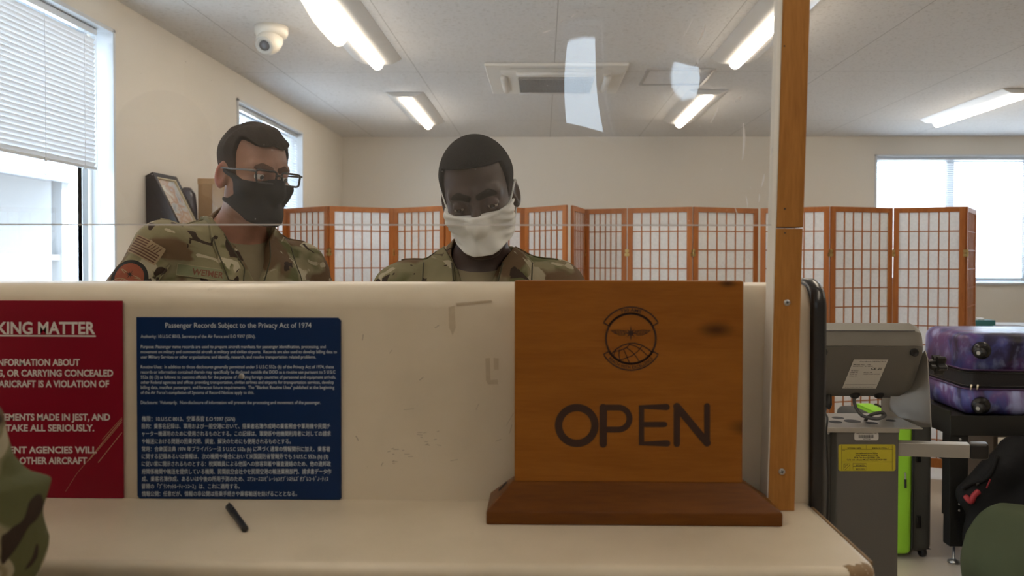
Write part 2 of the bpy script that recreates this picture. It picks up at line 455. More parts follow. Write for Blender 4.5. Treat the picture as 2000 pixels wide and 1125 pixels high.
# ------------------------------------------------------------------ outside
struct(box('ground_outside', (-40, -30, -0.5), (-2.4, 40, -0.4), mat('pale_concrete', (0.78, 0.78, 0.78), 0.8)))
struct(box('ground_beyond', (-2.4, 8.3, -0.5), (40, 40, -0.4), mat('pale_gravel', (0.75, 0.75, 0.75), 0.8)))
nb = thing('neighbouring_building', 'pale building with a columned porch outside the near left window', 'building')
M_nb = mat('building_paint', (0.17, 0.175, 0.18), 0.7); M_nbr = mat('porch_roof', (0.07, 0.08, 0.095), 0.6); M_nbw = mat('building_glass', (0.03, 0.04, 0.055), 0.3)
mb = MB().box((-12, 0, -0.4), (-9, 14, 3.4)); mb.build('wall', M_nb, nb)
MB().prism([(-9, 3.05), (-6.6, 2.6), (-6.6, 2.45), (-9, 2.8)], lambda a, b: (a, 0, b), lambda a, b: (a, 14, b)).build('porch_roof', M_nbr, nb)
for y in (3.4, 5.2, 7.0, 8.8, 10.6, 12.4):
    box('column', (-6.85, y, -0.4), (-6.7, y+0.15, 2.52), M_nb, nb)
box('rail', (-6.82, 0, 1.38), (-6.74, 14, 1.45), M_nb, nb)
for y in (4.0, 7.4, 10.4): box('window', (-9, y, 1.0), (-8.97, y+1.5, 2.3), M_nbw, nb)

# ------------------------------------------------------------------ ceiling fittings
M_lampbody = mat('lamp_enamel', (0.75, 0.74, 0.72), 0.4)
M_tube = emit('lamp_diffuser', (1.0, 0.86, 0.68), LAMP)
def ceiling_light(x, y0, label, length=1.25):
    t = thing('ceiling_light', label, 'ceiling light', (x, y0, ZC), 0, 'ceiling lights')
    w0, w1, h = 0.15, 0.085, 0.032
    MB().prism([(-w0, 0), (-w1, -h), (-0.032, -h-0.004), (0.032, -h-0.004), (w1, -h), (w0, 0)], lambda a, b: (a, 0, b), lambda a, b: (a, length, b)).build('housing', M_lampbody, t, 0.003)
    prof = [(0.036*math.cos(R(a)), -h-0.002+0.040*math.sin(R(a))) for a in range(180, 361, 15)]
    MB().prism(prof, lambda a, b: (a, 0.03, b), lambda a, b: (a, length-0.03, b)).build('diffuser', M_tube, t, smooth=False)
    return t
ceiling_light(-1.035, 3.58, 'lit ceiling light nearest the dome camera')
ceiling_light(-1.045, 5.78, 'lit ceiling light at the far end, left of the air conditioner')
ceiling_light(1.19, 3.58, 'lit ceiling light partly hidden by the top of the wooden post')
ceiling_light(1.225, 5.72, 'lit ceiling light at the far end, just beyond the ceiling hatch')
ceiling_light(3.51, 5.70, 'lit ceiling light over the bright back window')
for x, y in ((-1.035, 1.35), (1.19, 1.35), (3.51, 1.35), (3.51, 3.58), (-1.09, -1.93), (-1.09, -0.45), (1.19, -0.45)):  # pair just behind the viewer is added to brighten the ledge
    ceiling_light(x, y, 'lit ceiling light out of the picture, inferred or added, above or behind the viewer', 0.62 if y < -1.5 else 1.25)

M_ac = mat('ac_plastic', (0.74, 0.72, 0.68), 0.4)
ac = thing('air_conditioner', 'white ceiling cassette air conditioner with dark intake grille', 'air conditioner', (0.085, 5.33, ZC))
MB().box((-0.46, -0.42, -0.022), (0.46, 0.42, 0)).build('panel', M_ac, ac, 0.006)
MB().loft([[Vector((sx*0.37, sy*0.31, -0.02)) for sx, sy in ((-1, -1), (1, -1), (1, 1), (-1, 1))], [Vector((sx*0.30, sy*0.25, -0.05)) for sx, sy in ((-1, -1), (1, -1), (1, 1), (-1, 1))]]).build('raised_frame', M_ac, ac, 0.004)
box('grille_recess', (-0.25, -0.22, -0.053), (0.25, 0.22, -0.045), M_dark, ac)
gm = MB()
for i in range(9): gm.box((-0.25, -0.215+i*0.05, -0.062), (0.25, -0.205+i*0.05, -0.05))
for i in range(25): gm.box((-0.25+i*0.0205, -0.22, -0.058), (-0.246+i*0.0205, 0.22, -0.052))
gm.build('intake_grille', mat('grille_plastic', (0.36, 0.35, 0.34), 0.5), ac)
M_vane = mat('vane_plastic', (0.62, 0.60, 0.57), 0.4)
for s in (-1, 1):
    MB().tube([(s*0.345, -0.2, -0.045), (s*0.345, 0.2, -0.045)], [0.024, 0.024], 12).build('air_vane', M_vane, ac, smooth=True)
    MB().tube([(-0.26, s*0.285, -0.04), (0.26, s*0.285, -0.04)], 0.014, 10).build('air_vane', M_vane, ac, smooth=True)
    MB().tube([(s*0.30, -0.36, -0.021), (-s*0.30, -0.36, -0.021)], 0.002, 6).build('outlet_gap', M_dark, ac)

ha = thing('ceiling_hatch', 'square ceiling access hatch right of the air conditioner', 'access hatch', (0.91, 5.3, ZC))
mb = MB()
for a, b in (((-0.225, -0.225), (0.225, -0.205)), ((-0.225, 0.205), (0.225, 0.225)), ((-0.225, -0.205), (-0.205, 0.205)), ((0.205, -0.205), (0.225, 0.205))): mb.box((*a, -0.012), (*b, 0))
mb.build('frame', mat('hatch_frame', (0.42, 0.41, 0.40), 0.4, metal=0.4), ha)
box('lid', (-0.203, -0.203, -0.006), (0.203, 0.203, 0), M_ceil, ha)

M_dome = mat('camera_plastic', (0.80, 0.75, 0.66), 0.35)
dc = thing('dome_camera', 'cream dome security camera on the ceiling', 'security camera', (-1.47, 4.15, ZC))
MB().lathe([(0.088, 0), (0.088, -0.03), (0.08, -0.05), (0.06, -0.06)]).build('mount', M_dome, dc, smooth=True)
hd = Vector((-0.1, -0.75, -0.5)).normalized()
rings = [(0.0, 0.062), (0.02, 0.066), (0.055, 0.062), (0.075, 0.05), (0.082, 0.035)]
mh = Matrix.Translation((-0.0, -0.01, -0.075)) @ hd.to_track_quat('Z', 'Y').to_matrix().to_4x4()
MB().lathe([(0.01, -0.065), (0.04, -0.05), (0.06, -0.02)]+[(r, h) for h, r in rings], mh).build('head', M_dome, dc, smooth=True)
MB().lathe([(0.048, 0.08), (0.05, 0.088), (0.036, 0.09), (0.03, 0.084)], mh).build('lens_ring', mat('lens_ring_plastic', (0.62, 0.60, 0.55), 0.4), dc, smooth=True)
MB().lathe([(0.028, 0.083), (0.026, 0.0905), (0.01, 0.094)], mh).build('lens', mat('lens_glass', (0.10, 0.10, 0.11), 0.08), dc, smooth=True)
# ------------------------------------------------------------------ service counter
PY, LZ, PT = 1.07, 1.071, 1.374      # face of the raised panel, ledge height, panel top
def laminate():
    m, nt, b = newmat('cream_laminate'); N = nt.nodes.new; L = nt.links.new
    tc = N('ShaderNodeTexCoord')
    n = N('ShaderNodeTexNoise'); n.inputs['Scale'].default_value = 7; n.inputs['Detail'].default_value = 7; L(tc.outputs['Object'], n.inputs['Vector'])
    r = ramp(nt, n.outputs['Fac'], [(0.3, (0.62, 0.545, 0.425)), (0.6, (0.69, 0.61, 0.485))])
    n2 = N('ShaderNodeTexNoise'); n2.inputs['Scale'].default_value = 26; n2.inputs['Detail'].default_value = 8; n2.inputs['Roughness'].default_value = 0.7; L(tc.outputs['Object'], n2.inputs['Vector'])
    mr = N('ShaderNodeMapRange'); L(n2.outputs['Fac'], mr.inputs[0]); mr.inputs[1].default_value = 0.66; mr.inputs[2].default_value = 0.72; mr.inputs[4].default_value = 0.55
    mx = N('ShaderNodeMix'); mx.data_type = 'RGBA'; L(mr.outputs[0], mx.inputs[0]); L(r.outputs[0], mx.inputs[6]); mx.inputs[7].default_value = (0.44, 0.37, 0.28, 1)
    L(mx.outputs[2], b.inputs['Base Color']); b.inputs['Roughness'].default_value = 0.38
    bp = N('ShaderNodeBump'); bp.inputs['Strength'].default_value = 0.12; bp.inputs['Distance'].default_value = 0.0006
    n3 = N('ShaderNodeTexNoise'); n3.inputs['Scale'].default_value = 350; L(tc.outputs['Object'], n3.inputs['Vector']); L(n3.outputs['Fac'], bp.inputs['Height']); L(bp.outputs[0], b.inputs['Normal'])
    return m
M_lam = laminate()
M_blk = mat('black_vinyl_edge', (0.018, 0.018, 0.02), 0.25)
XE = 0.371                            # right end of the counter
counter = thing('service_counter', 'cream laminate service counter with raised front panel and black end trim', 'counter')
def panel_prof(g=0.0, zb=0.0):
    r = 0.034+g
    pts = [(PY-g, zb)]
    for k in range(9):
        a = R(180-k*90/8); pts.append((PY-g+r+r*math.cos(a), PT+g-r+r*math.sin(a)))
    r2 = 0.012
    y1 = 1.20+g
    for k in range(5):
        a = R(90-k*90/4); pts.append((y1-r2+r2*math.cos(a), PT+g-r2+r2*math.sin(a)))
    pts.append((y1, zb)); return pts
MB().prism(panel_prof(), lambda y, z: (-1.9, y, z), lambda y, z: (XE, y, z)).build('raised_panel', M_lam, counter, 0.0008)
et = MB()
rings = []
for g, x in ((-0.001, XE-0.0005), (0.006, XE), (0.008, XE+0.004), (0.008, XE+0.015), (0.004, XE+0.021), (-0.004, XE+0.023)):
    rings.append([Vector((x, y, z)) for y, z in panel_prof(g, 0.0 if g < 0.1 else 0)])
et.loft(rings).build('end_trim', M_blk, counter, smooth=True)
box('front_base', (-1.85, 0.99, 0.02), (0.30, PY-0.001, LZ-0.045), M_lam, counter, 0.004)
box('toe_kick', (-1.85, 1.02, 0), (0.30, PY-0.001, 0.02), M_blk, counter)
# tape residue, scuffs and a faint seam of old adhesive on the panel face
M_res = mat('tape_residue', (0.53, 0.445, 0.325), 0.6, var=0.2, vscale=60)
M_scuff = mat('scuff_mark', (0.46, 0.39, 0.31), 0.6, var=0.3, vscale=80)
def onpanel(px, py, d=0.0006):
    return at(px, py, Y=PY-d)
mb = MB()
for q in ([(948, 700), (957, 699), (958, 742), (972, 741), (973, 751), (953, 751), (949, 742)], [(964, 699), (974, 700), (974, 722), (965, 722)],
          [(876, 600), (888, 597), (890, 640), (884, 655), (877, 640)], [(890, 592), (960, 586), (962, 590), (892, 597)]):
    MB().add([onpanel(*p) for p in q], [tuple(range(len(q)))]).build('tape_mark', M_res, counter)
rnd = random.Random(4)
for x, y, l, a in ((990, 830, 26, 60), (995, 846, 16, 75), (968, 862, 12, 20), (760, 690, 8, 50), (708, 664, 10, 85), (790, 800, 18, 5), (745, 910, 7, 70), (820, 742, 8, 40), (880, 900, 14, 10), (850, 640, 9, 30), (700, 860, 9, 120), (930, 800, 12, 65)):
    mb = MB(); stroke(mb, [(x+math.cos(R(a))*l*t+rnd.uniform(-.8, .8), y-math.sin(R(a))*l*t) for t in (0, .35, .7, 1)], rnd.uniform(1.0, 2.2), onpanel)
    mb.build('scuff', M_scuff, counter)
for x0, y0 in ((828, 850), (770, 885)):
    mb = MB()
    for k in range(10):
        x = x0+rnd.uniform(-14, 30); y = y0+rnd.uniform(-10, 20); stroke(mb, [(x, y), (x+rnd.uniform(3, 10), y+rnd.uniform(-2, 2))], 1.4, onpanel)
    mb.build('scuff', M_scuff, counter)

# the ledge in front
ledge = thing('counter_ledge', 'cream laminate writing ledge in front of the raised panel', 'counter top', (0, 0, LZ))
YL = 0.838
def ledge_outline(ins=0.0):
    r = 0.032; x1 = XE+0.002-ins; y0 = YL+ins; r -= ins
    pts = [(-1.9, PY-0.0005), (-1.9, y0)]
    for k in range(9):
        a = R(-90+k*90/8); pts.append((x1-r+r*math.cos(a), y0+r+r*math.sin(a)))
    pts.append((x1, PY-0.0005)); return pts
rings = []
for k in range(7):
    a = R(90*k/6)
    rings.append([Vector((x, y, -0.012+0.012*math.cos(a))) for x, y in ledge_outline(0.012*(1-math.sin(a)))])
rings.append([Vector((x, y, -0.045)) for x, y in ledge_outline(0)])
lo = MB().loft(rings).build('ledge_top', M_lam, ledge)
for p in lo.data.polygons: p.use_smooth = len(p.vertices) == 4
M_edge = mat('worn_edge_band', (0.24, 0.15, 0.07), 0.6, var=0.3, vscale=40)
ed = MB()
ed.box((XE+0.0005, YL+0.034, -0.043), (XE+0.0042, PY-0.002, -0.0035))
ed.build('edge_band', M_edge, ledge, 0.001)
# chipped corner: a brown patch where the laminate is worn through
mb = MB()
c0 = Vector((XE-0.030, YL+0.032, 0))
def chip(ang, r):
    # a point r out from the corner's centre, rolled over the rounded edge
    t = max(0.0, min(1.0, (r-0.020)/0.016)); n = Vector((math.cos(ang), math.sin(ang), 0))
    if t <= 0: return c0+n*r+Vector((0, 0, 0.0004))
    a = t*math.pi/2; p = c0+n*(0.020+0.0124*math.sin(a)); p.z = 0.0004-0.0124*(1-math.cos(a)); return p
g = []; n = 14
for i in range(n+1):
    for j in range(6):
        # patch across the corner in polar coordinates
        a = R(-118+i*(118-28)/n); rr_ = 0.019+0.0075*math.sin(i*1.3)*0.3+(0.006 if i in (0, n) else 0)+j*(0.036-0.019)/5
        g.append(chip(a, rr_))
mb.add(g, [(i*6+j, (i+1)*6+j, (i+1)*6+j+1, i*6+j+1) for i in range(n) for j in range(5)])
mb.build('worn_corner', M_edge, ledge, smooth=True)

# ------------------------------------------------------------------ wooden post and clear screen
M_post = wood('post_oak', (0.47, 0.215, 0.050), (0.32, 0.13, 0.026), 'Z', 1.0, 0.5, fine=0.7)
M_pside = mat('bare_primer', (0.80, 0.77, 0.72), 0.7)
PF = 1.034
post = thing('wooden_post', 'upright wooden post screwed to the counter holding the clear screen', 'post', tuple(at(1500, 997, Y=PF)[i] if i < 2 else LZ for i in range(3)))
pw = 0.0358; ly = PY-PF-0.001
lean = 0.0085/0.385
def pbox(z0, z1, dx, d0=0.0, x0=0.0, x1=pw):
    M = Matrix.Identity(4); M[0][2] = lean
    mb = MB(); mb.box((x0+dx, d0, z0), (x1+dx, ly, z1), M); return mb
zj = at(1530, 445, Y=PF).z-LZ
pbox(0, zj-0.0008, 0).build('lower_post', M_post, post, 0.0012)
pbox(zj+0.0008, 1.58, 0.0005, 0.0012, 0, pw+0.0006).build('upper_post', M_post, post, 0.0012)
MB().box((-0.0012, 0.001, 0), (0.0002, ly, 1.575), Matrix([[1, 0, lean, 0], [0, 1, 0, 0], [0, 0, 1, 0], [0, 0, 0, 1]])).build('painted_side', M_pside, post)
M_zinc = mat('zinc_screw', (0.55, 0.56, 0.58), 0.3, metal=0.9)
for px, py in ((1537, 591), (1527, 921)):
    c = at(px, py, Y=PF)-post.location
    M = Matrix.Translation((c.x, -0.0002, c.z)) @ Matrix.Rotation(math.pi/2, 4, 'X')
    s = MB().lathe([(0.0043, -0.001), (0.0043, 0.0006), (0.0036, 0.0012), (0.0012, 0.0013)], M, 20).build('screw', M_zinc, post, smooth=True)
    mb = MB()
    for a in (20, 110): mb.box((-0.0023, -0.0005, 0.0012), (0.0023, 0.0005, 0.0016), M @ Matrix.Rotation(R(a), 4, 'Z'))
    mb.build('screw_slot', M_dark, s)
for px, py in ((1532, 90), (1533, 455), (1533, 408)):
    c = at(px, py, Y=PF)-post.location
    MB().lathe([(0.0011, -0.0003), (0.0011, 0.0003)], Matrix.Translation((c.x, -0.0001, c.z)) @ Matrix.Rotation(math.pi/2, 4, 'X'), 10).build('nail_hole', M_dark, post)

# clear acrylic sheet, not perfectly flat
M_acr = clear_sheet('clear_acrylic', 1.49, (0.975, 0.98, 0.985), haze=0.014, scuff=True)
acr = thing('acrylic_screen', 'clear scuffed acrylic sneeze screen fixed beside the wooden post', 'screen')
AY = 1.048
zb = at(750, 440, Y=AY).z
def buckle(x, z):
    d = 0.0
    for cx, cz, sx, sz, a in ((0.15, 1.66, 0.10, 0.14, 0.0036), (0.03, 1.78, 0.06, 0.07, -0.0014), (0.22, 1.66, 0.06, 0.07, -0.0022), (-0.33, 1.76, 0.12, 0.08, 0.0012), (0.27, 1.60, 0.05, 0.16, -0.0016), (-0.7, 1.7, 0.2, 0.2, 0.002)):
        d += a*math.exp(-((x-cx)/sx)**2-((z-cz)/sz)**2)
    return d
nx, nz = 120, 60
xs = [-1.55+i*(1.55+0.3010)/nx for i in range(nx+1)]; zs = [zb+j*(2.12-zb)/nz for j in range(nz+1)]
mb = MB(); vs = []
for s in (-0.0015, 0.0015):
    for z in zs:
        for x in xs: vs.append((x+lean*(z-LZ)+(0.0005), AY+s+buckle(x, z)*min(1, (0.315-x)/0.04), z+(0.0015 if x < -0.4 else 0)*0))
W = nx+1; H = (nx+1)*(nz+1); fs = []
for j in range(nz):
    for i in range(nx):
        a = j*W+i; fs.append((a, a+1, a+W+1, a+W)); b = a+H; fs.append((b, b+W, b+W+1, b+1))
mb.add(vs, fs); acr_sheet = mb.build('sheet', M_acr, acr, smooth=True, fixn=False)
M_aedge = clear_sheet('sawn_acrylic_edge', 1.49, (0.9, 0.92, 0.93), haze=0.8)
mb = MB()
fs = []; vs = []
for i, x in enumerate(xs):
    y = AY+buckle(x, zb)*min(1, (0.315-x)/0.04)
    vs += [(x+lean*(zb-LZ), y-0.0016, zb-0.0004), (x+lean*(zb-LZ), y+0.0016, zb-0.0004), (x+lean*(zb-LZ), y+0.0016, zb+0.0014), (x+lean*(zb-LZ), y-0.0016, zb+0.0014)]
mb.loft([[Vector(v) for v in vs[i*4:i*4+4]] for i in range(nx+1)])
mb.build('bottom_edge', M_aedge, acr)
# scratches in the acrylic, their glints painted on as white strips
M_scr = mat('glint_and_dust_white', (0.9, 0.9, 0.92), 0.25, metal=0.0, spec=1.0)
rnd = random.Random(11)
def onacr(px, py):
    p = at(px, py, Y=AY); return at(px, py, Y=AY-0.002+buckle(p.x, p.z)*min(1, max(0, (0.315-p.x)/0.04)))
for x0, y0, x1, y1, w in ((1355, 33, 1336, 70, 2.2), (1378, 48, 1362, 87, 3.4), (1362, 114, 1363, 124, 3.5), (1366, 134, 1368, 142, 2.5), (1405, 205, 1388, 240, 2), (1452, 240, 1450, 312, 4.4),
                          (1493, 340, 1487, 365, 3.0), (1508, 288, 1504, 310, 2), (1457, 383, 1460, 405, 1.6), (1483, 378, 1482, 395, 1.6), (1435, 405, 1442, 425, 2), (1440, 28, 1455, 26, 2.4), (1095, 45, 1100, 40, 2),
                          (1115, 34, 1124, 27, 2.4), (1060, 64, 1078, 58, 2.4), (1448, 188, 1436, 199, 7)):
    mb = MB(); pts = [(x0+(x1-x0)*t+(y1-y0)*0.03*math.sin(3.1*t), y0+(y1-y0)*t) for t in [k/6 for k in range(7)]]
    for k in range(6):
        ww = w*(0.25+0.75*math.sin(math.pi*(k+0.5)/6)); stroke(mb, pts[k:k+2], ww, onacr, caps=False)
    mb.build('scratch_glint', M_scr, acr)
mb = MB()
for k in range(120):
    px = rnd.choice((rnd.uniform(0, 1490), rnd.uniform(230, 520), rnd.uniform(1250, 1490))); py = rnd.uniform(5, 436)
    r = rnd.choice((0.4, 0.5, 0.6, 0.8))
    c = [onacr(px+r*math.cos(a*1.05), py+r*math.sin(a*1.05)) for a in range(6)]
    mb.add(c, [tuple(range(6))])
sp = mb.build('dust_speck', M_scr, acr); sp['kind'] = 'stuff'

# ------------------------------------------------------------------ wooden OPEN sign
M_sign = wood('sign_alder', (0.32, 0.115, 0.012), (0.235, 0.075, 0.006), 'X', 1.3, 0.38, knots=((0.1135, 0.117, 0.018), (0.156, -0.01, 0.02), (0.128, 0.177, 0.009)), fine=0.5)
M_sbase = wood('sign_walnut', (0.16, 0.052, 0.006), (0.09, 0.027, 0.003), 'X', 1.0, 0.35, fine=0.5)
M_burn = mat('burnt_engraving', (0.036, 0.012, 0.005), 0.7)
sg = thing('open_sign', 'wooden desk sign reading OPEN with a round engraved emblem', 'sign', (0.1122, 1.0, LZ))
SX, SZ = 0.1122, LZ
pl, pr_ = at(1005, 548, Y=1.0).x-SX, at(1453, 548, Y=1.0).x-SX
ptop = at(1230, 548, Y=1.0).z-LZ; pbot = at(1230, 940, Y=1.0).z-LZ
sbm = MB().box((pl, 0, pbot-0.006-0.13+0.0), (pr_, 0.018, ptop-0.13))
so = sbm.build('panel', M_sign, sg, 0.0025); so.location = (0, 0, 0.13)
# base: a low frustum
bl, br = at(949, 1027, Z=LZ), at(1527, 1027, Z=LZ)
x0, x1, yb = bl.x-SX, br.x-SX, -0.0285
z1 = 0.017
mbs = MB().loft([[Vector(p) for p in r] for r in (
    [(x0, yb, 0), (x1, yb, 0), (x1, 0.050, 0), (x0, 0.050, 0)],
    [(x0, yb, z1), (x1, yb, z1), (x1, 0.050, z1), (x0, 0.050, z1)],
    [(pl-0.002, -0.001, pbot), (pr_+0.002, -0.001, pbot), (pr_+0.002, 0.022, pbot), (pl-0.002, 0.022, pbot)])])
mbs.build('base', M_sbase, sg, 0.002)
MB().box((-0.0075, -0.0006, -0.001), (0.0075, 0.0012, 0.0008), Matrix.Translation((pl-0.016, 0.013, 0.037)) @ Matrix.Rotation(R(-47), 4, 'Y')).build('slot', M_dark, sg)
def onsign(px, py):
    v = at(px, py, Y=1.0-0.0005); return Vector((v.x-SX, -0.0005, v.z-LZ))
w = 14.5
def letter(*strokes):
    mb = MB()
    for k, (pts, ww, cl) in enumerate(strokes): stroke(mb, pts, ww, lambda x, y: onsign(x, y)-Vector((0, 4e-5*k, 0)), closed=cl)
    mb.build('letter', M_burn, sg)
letter((arc(1126.5, 831, 35.5, 0, 360, 40, 35.0)[:-1], w, True))
letter(([(1178, 867), (1178, 796)], w, False), ([(1178, 796), (1208, 796)]+arc(1208, 817.5, 21.5, -90, 90, 16)+[(1178, 839)], w-3, False))
letter(([(1302, 795), (1253, 795), (1253, 866), (1303, 866)], w-2, False), ([(1253, 829), (1298, 829)], w-4, False))
letter(([(1322, 867), (1322, 794)], w-2, False), ([(1322, 794), (1381, 865)], w, False), ([(1381, 866), (1381, 793)], w-3, False))
# emblem
def em(x, y): return onsign(1160+x/7.5, 590+y/7.5)
mb = MB()
cx, cy = 542, 535
stroke(mb, arc(cx, cy, 365, 0, 360, 72)[:-1], 29, em, closed=True)
def ban(r0, r1, a0, a1):
    pts = arc(cx, cy, r1, a0, a1, 30)+arc(cx, cy, r0, a1, a0, 30); stroke(mb, pts, 20, em, closed=True)
ban(375, 462, 210, 330); ban(375, 462, 30, 150)
star = []
for k in range(16):
    a = R(k*22.5-90); rr = (118 if k % 8 == 0 else 92 if k % 4 == 0 else 82) if k % 2 == 0 else 30
    star.append((540+rr*math.cos(a), 455+rr*math.sin(a)))
for k in range(0, 16, 2):
    mb.add([em(*star[k]), em(*star[(k+1) % 16]), em(540, 455), em(*star[(k-1) % 16])], [(0, 1, 2, 3)])
for s in (-1, 1):
    out = [(540+s*60, 425), (540+s*170, 412), (540+s*295, 415), (540+s*240, 452), (540+s*170, 482), (540+s*90, 485)]
    stroke(mb, out, 9, em, closed=True)
    stroke(mb, [(540+s*70, 440), (540+s*180, 436), (540+s*270, 428)], 6, em); stroke(mb, [(540+s*80, 462), (540+s*170, 458), (540+s*235, 448)], 6, em)
    for k in range(4): stroke(mb, [(540+s*(110+40*k), 418), (540+s*(90+40*k), 478-6*k)], 5, em)
stroke(mb, [(265, 750), (330, 688), (420, 632), (520, 603), (600, 602), (700, 632), (790, 685), (860, 742)], 17, em)
for pts in ([(305, 725), (385, 708), (450, 680), (495, 650), (520, 612)], [(370, 850), (470, 822), (560, 785), (640, 725), (700, 650)], [(372, 700), (366, 770), (378, 840)], [(432, 690), (470, 770), (520, 890)],
            [(480, 668), (560, 730), (620, 800), (660, 865)], [(520, 618), (620, 650), (700, 705), (790, 790)], [(318, 712), (296, 750), (290, 780)]):
    stroke(mb, pts, 12, em)
def arctext(s, r, mid, cap, flip=False, width=1.0):
    vs, fs = text_geo(s, cap/0.727, 0.02); wid = max(v[0] for v in vs)
    out = []
    for x, y in vs:
        t = (x-wid/2)*width
        if flip: a = R(mid)-t/r; rr = r-y
        else: a = R(mid)+t/r; rr = r+y
        out.append(em(cx+rr*math.cos(a), cy+rr*math.sin(a)))
    mb.add(out, fs)
arctext('730 AMS', 396, 270, 48, width=1.2); arctext('REACH WITH EXCELLENCE', 440, 90, 44, True, 1.0)
mb.build('emblem', M_burn, sg)

# ------------------------------------------------------------------ red and blue notices
M_red = mat('red_plastic', (0.25, 0.002, 0.020), 0.4, 0, 0.3)
M_blue = mat('blue_plastic', (0.003, 0.022, 0.092), 0.4, 0, 0.25)
M_ink = mat('white_print', (0.78, 0.76, 0.76), 0.5)
M_inkb = mat('pale_print', (0.60, 0.66, 0.74), 0.5)
rs = thing('red_notice', 'red plastic notice with white capitals leaning on the counter panel', 'notice', (0, PY, LZ))
ry = -0.0045
xr = at(239, 780, Y=PY+ry).x; zt = at(150, 587, Y=PY+ry).z-LZ
box('panel', (-1.02, ry, 0.0005), (xr, -0.0006, zt), M_red, rs, 0.0008)
def onred(px, py):
    v = at(px, py, Y=PY+ry-0.0003); return Vector((v.x, ry-0.0003, v.z-LZ))
mb = MB()
def redline(s, x0, x1, y, cap, bold):
    text_into(mb, s, lambda x, yy: onred(x, -yy), x0, x1, -y, cap, bold)
redline('KING MATTER', -6, 186, 652, 24, 0.028)
stroke(mb, [(-10, 655.5), (186, 656.5)], 3, onred)
for s, x0, x1, y in (('INFORMATION ABOUT', -8, 156, 714), ('G, OR CARRYING CONCEALED', -6, 221, 735), ('ARICRAFT IS A VIOLATION OF', -3, 213, 756), ('TEMENTS MADE IN JEST, AND', -2, 215, 821), ('O TAKE ALL SERIOUSLY.', -8, 184, 842), ('MENT AGENCIES WILL', 4, 189, 885), ('OTHER AIRCRAFT', 38, 170, 906)):
    redline(s, x0, x1, y, 13.2, 0.030)
mb.build('lettering', M_ink, rs)
mb = MB()
stroke(mb, [(238, 820), (204, 860), (172, 900)], 1.2, onred); stroke(mb, [(238, 824), (205, 863), (175, 898)], 0.8, onred); stroke(mb, [(238, 845), (192, 903)], 1.1, onred); stroke(mb, [(238, 816), (200, 858)], 0.7, onred)
stroke(mb, [(172, 899), (150, 925), (128, 960)], 0.5, onred)
mb.build('printed_streak', mat('gold_print', (0.62, 0.40, 0.24), 0.5), rs)

bs = thing('blue_notice', 'dark blue privacy notice with English and Japanese text on the counter panel', 'notice', (0, PY, LZ))
x0, x1 = at(267, 800, Y=PY+ry).x, at(665.5, 800, Y=PY+ry).x; zt = at(460, 620, Y=PY+ry).z-LZ
MB().loft([[Vector((v.x, d, v.y)) for v in [Vector((x0+0.003, 0.0005)), Vector((x1-0.002, 0.0005)), Vector((x1, 0.0025)), Vector((x1, zt-0.004)), Vector((x1-0.004, zt)), Vector((x0, zt)), Vector((x0, 0.004))]] for d in (-0.0006, ry)]).build('panel', M_blue, bs, 0.0006)
mb = MB()
def bl_(s, xa, xb, y, cap, bold=0.0): text_into(mb, s, lambda x, yy: onred(x, -yy), xa, xb, -y, cap, bold)
bl_('Passenger Records Subject to the Privacy Act of 1974', 323, 608, 640, 10.3, 0.004)
for s, xb, y in (('Authority: 10.U.S.C 8013, Secretary of the Air Force and E.O 9397 (SSN).', 499, 660),
        ('Purpose: Passenger name records are used to prepare aircraft manifests for passenger identification, processing, and', 636, 680),
        ('movement on military and commercial aircraft at military and civilian airports.  Records are also used to develop billing data to', 658, 690),
        ('user Military Services or other organizations; and identify, research, and resolve transportation related problems.', 617, 700),
        ('Routine Uses:  In addition to those disclosures generally permitted under 5 U.S.C 552a (b) of the Privacy Act of 1974, these', 652, 719.5),
        ('records or information contained therein may specifically be disclosed outside the DOD as a routine use pursuant to 5 U.S.C', 655, 729.5),
        ('552a (b) (3) as follows: to customs officials for the purpose of notifying foreign countries of personnel and equipment arrivals,', 656, 739.5),
        ('other Federal agencies and offices providing transportation, civilian airlines and airports for transportation services, develop', 652, 749.5),
        ('billing data, manifest passengers, and forecast future requirements.  The "Blanket Routine Uses" published at the beginning', 653, 759.5),
        ("of the Air Force's compilation of Systems of Record Notices apply to this.", 496, 769.5),
        ('Disclosure:  Voluntarily.  Non-disclosure of information will prevent the processing and movement of the passenger.', 626, 789)):
    bl_(s, 275, xb, y, 6.4, 0.004)
